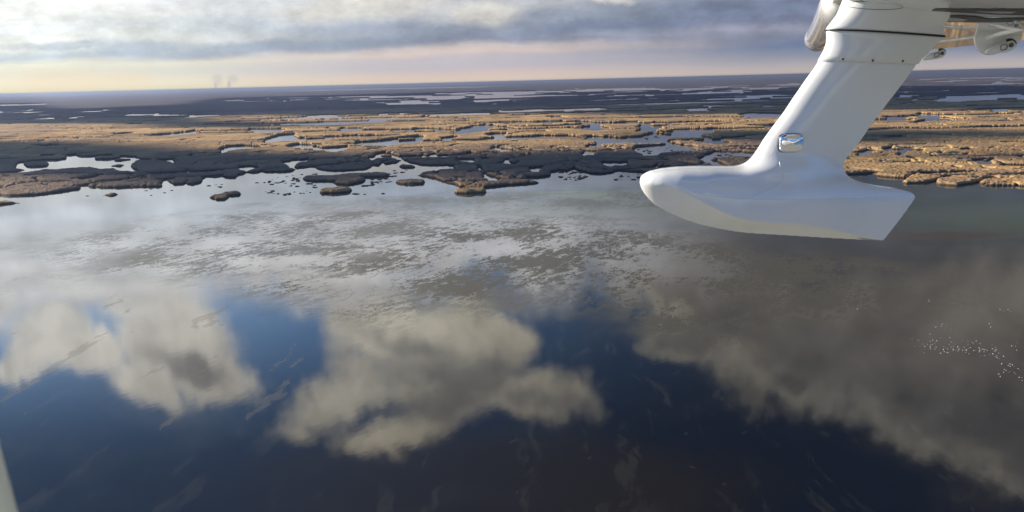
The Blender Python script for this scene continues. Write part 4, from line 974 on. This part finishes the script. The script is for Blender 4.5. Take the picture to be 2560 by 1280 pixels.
for pg, num, lb, gr in BED:
    a = np.array(pg); made = 0
    for _ in range(num * 12):
        if made >= num: break
        px, py = rnd.uniform(*sorted((a[:, 0].min(), a[:, 0].max()))), rnd.uniform(a[:, 1].min(), a[:, 1].max())
        if not inpoly(np.array([px]), np.array([py]), pg)[0]: continue
        g = ground(px, py)
        if island_at(g[0], g[1]): continue
        o = link('reed_tussock', TM[rnd.randrange(5)], None, None, (g[0], g[1], 0)); k = rnd.uniform(.35, 1.0) ** 1.3 * (1.05 if 'faint' not in lb else .6)
        o.scale = (k * rnd.uniform(1, 1.8), k * 1.1, k * .8); o.rotation_euler.z = rnd.uniform(-.4, .4)
        tag(o, lb, 'tussock', gr); made += 1

# ------------------------------------------------------------------ white birds resting on the water
WHITE, _, _ = principled('white_feathers', (0.70, 0.70, 0.68), 0.8, spec=.2)
def bird_mesh():
    v, f = loft([ring_yz(x, 0, z, a, b, 2, 10) for x, a, b, z in ((-.24, .01, .01, .10), (-.16, .05, .03, .08), (-.02, .085, .075, .05), (.12, .075, .075, .05), (.18, .045, .06, .10), (.20, .032, .045, .17), (.24, .034, .036, .20), (.28, .02, .02, .195), (.33, .004, .005, .185))])
    me = mesh('white_bird', v, f); me.materials.append(WHITE); return me
BM = bird_mesh()
CL = [(2320, 856, 34, 16, 26), (2385, 868, 46, 22, 46), (2460, 878, 36, 16, 30), (2345, 812, 14, 7, 8), (2530, 925, 30, 26, 22), (2488, 885, 18, 18, 10), (2320, 754, 8, 4, 5), (2510, 775, 34, 6, 5), (2545, 872, 14, 12, 4), (2400, 818, 60, 10, 5), (2145, 775, 6, 3, 2)]
for cx_, cy_, sx_, sy_, num in CL:
    for _ in range(num):
        g = ground(cx_ + rnd.gauss(0, .55) * sx_, cy_ + rnd.gauss(0, .55) * sy_)
        o = link('white_bird', BM, None, None, (g[0], g[1], 0.0)); k = rnd.uniform(.25, .6); o.scale = (k, k, k); o.rotation_euler.z = rnd.uniform(0, 6.28)
        tag(o, 'small white bird resting in the loose flock on the dark water at the right', 'bird', 'flock of white birds on the water')

# ------------------------------------------------------------------ the air: one even pale haze from just under the water to just over the aircraft
hb = [(sx * 100000.0, sy * 100000.0, z) for z in (-1.0, 64.0) for sx, sy in ((-1, -1), (1, -1), (1, 1), (-1, 1))]
hme = mesh('haze', hb, [(3, 2, 1, 0), (4, 5, 6, 7), (0, 1, 5, 4), (1, 2, 6, 5), (2, 3, 7, 6), (3, 0, 4, 7)], False)
hmt, hn_ = material('haze'); pv = hn_.new('ShaderNodeVolumePrincipled')
pv.inputs['Color'].default_value = (0.30, 0.37, 0.56, 1); pv.inputs['Density'].default_value = 0.0001; pv.inputs['Anisotropy'].default_value = 0.55
hn_.l.new(pv.outputs[0], hn_.new('ShaderNodeOutputMaterial').inputs[1])
ho = link('haze', hme, hmt); tag(ho, kind='stuff')
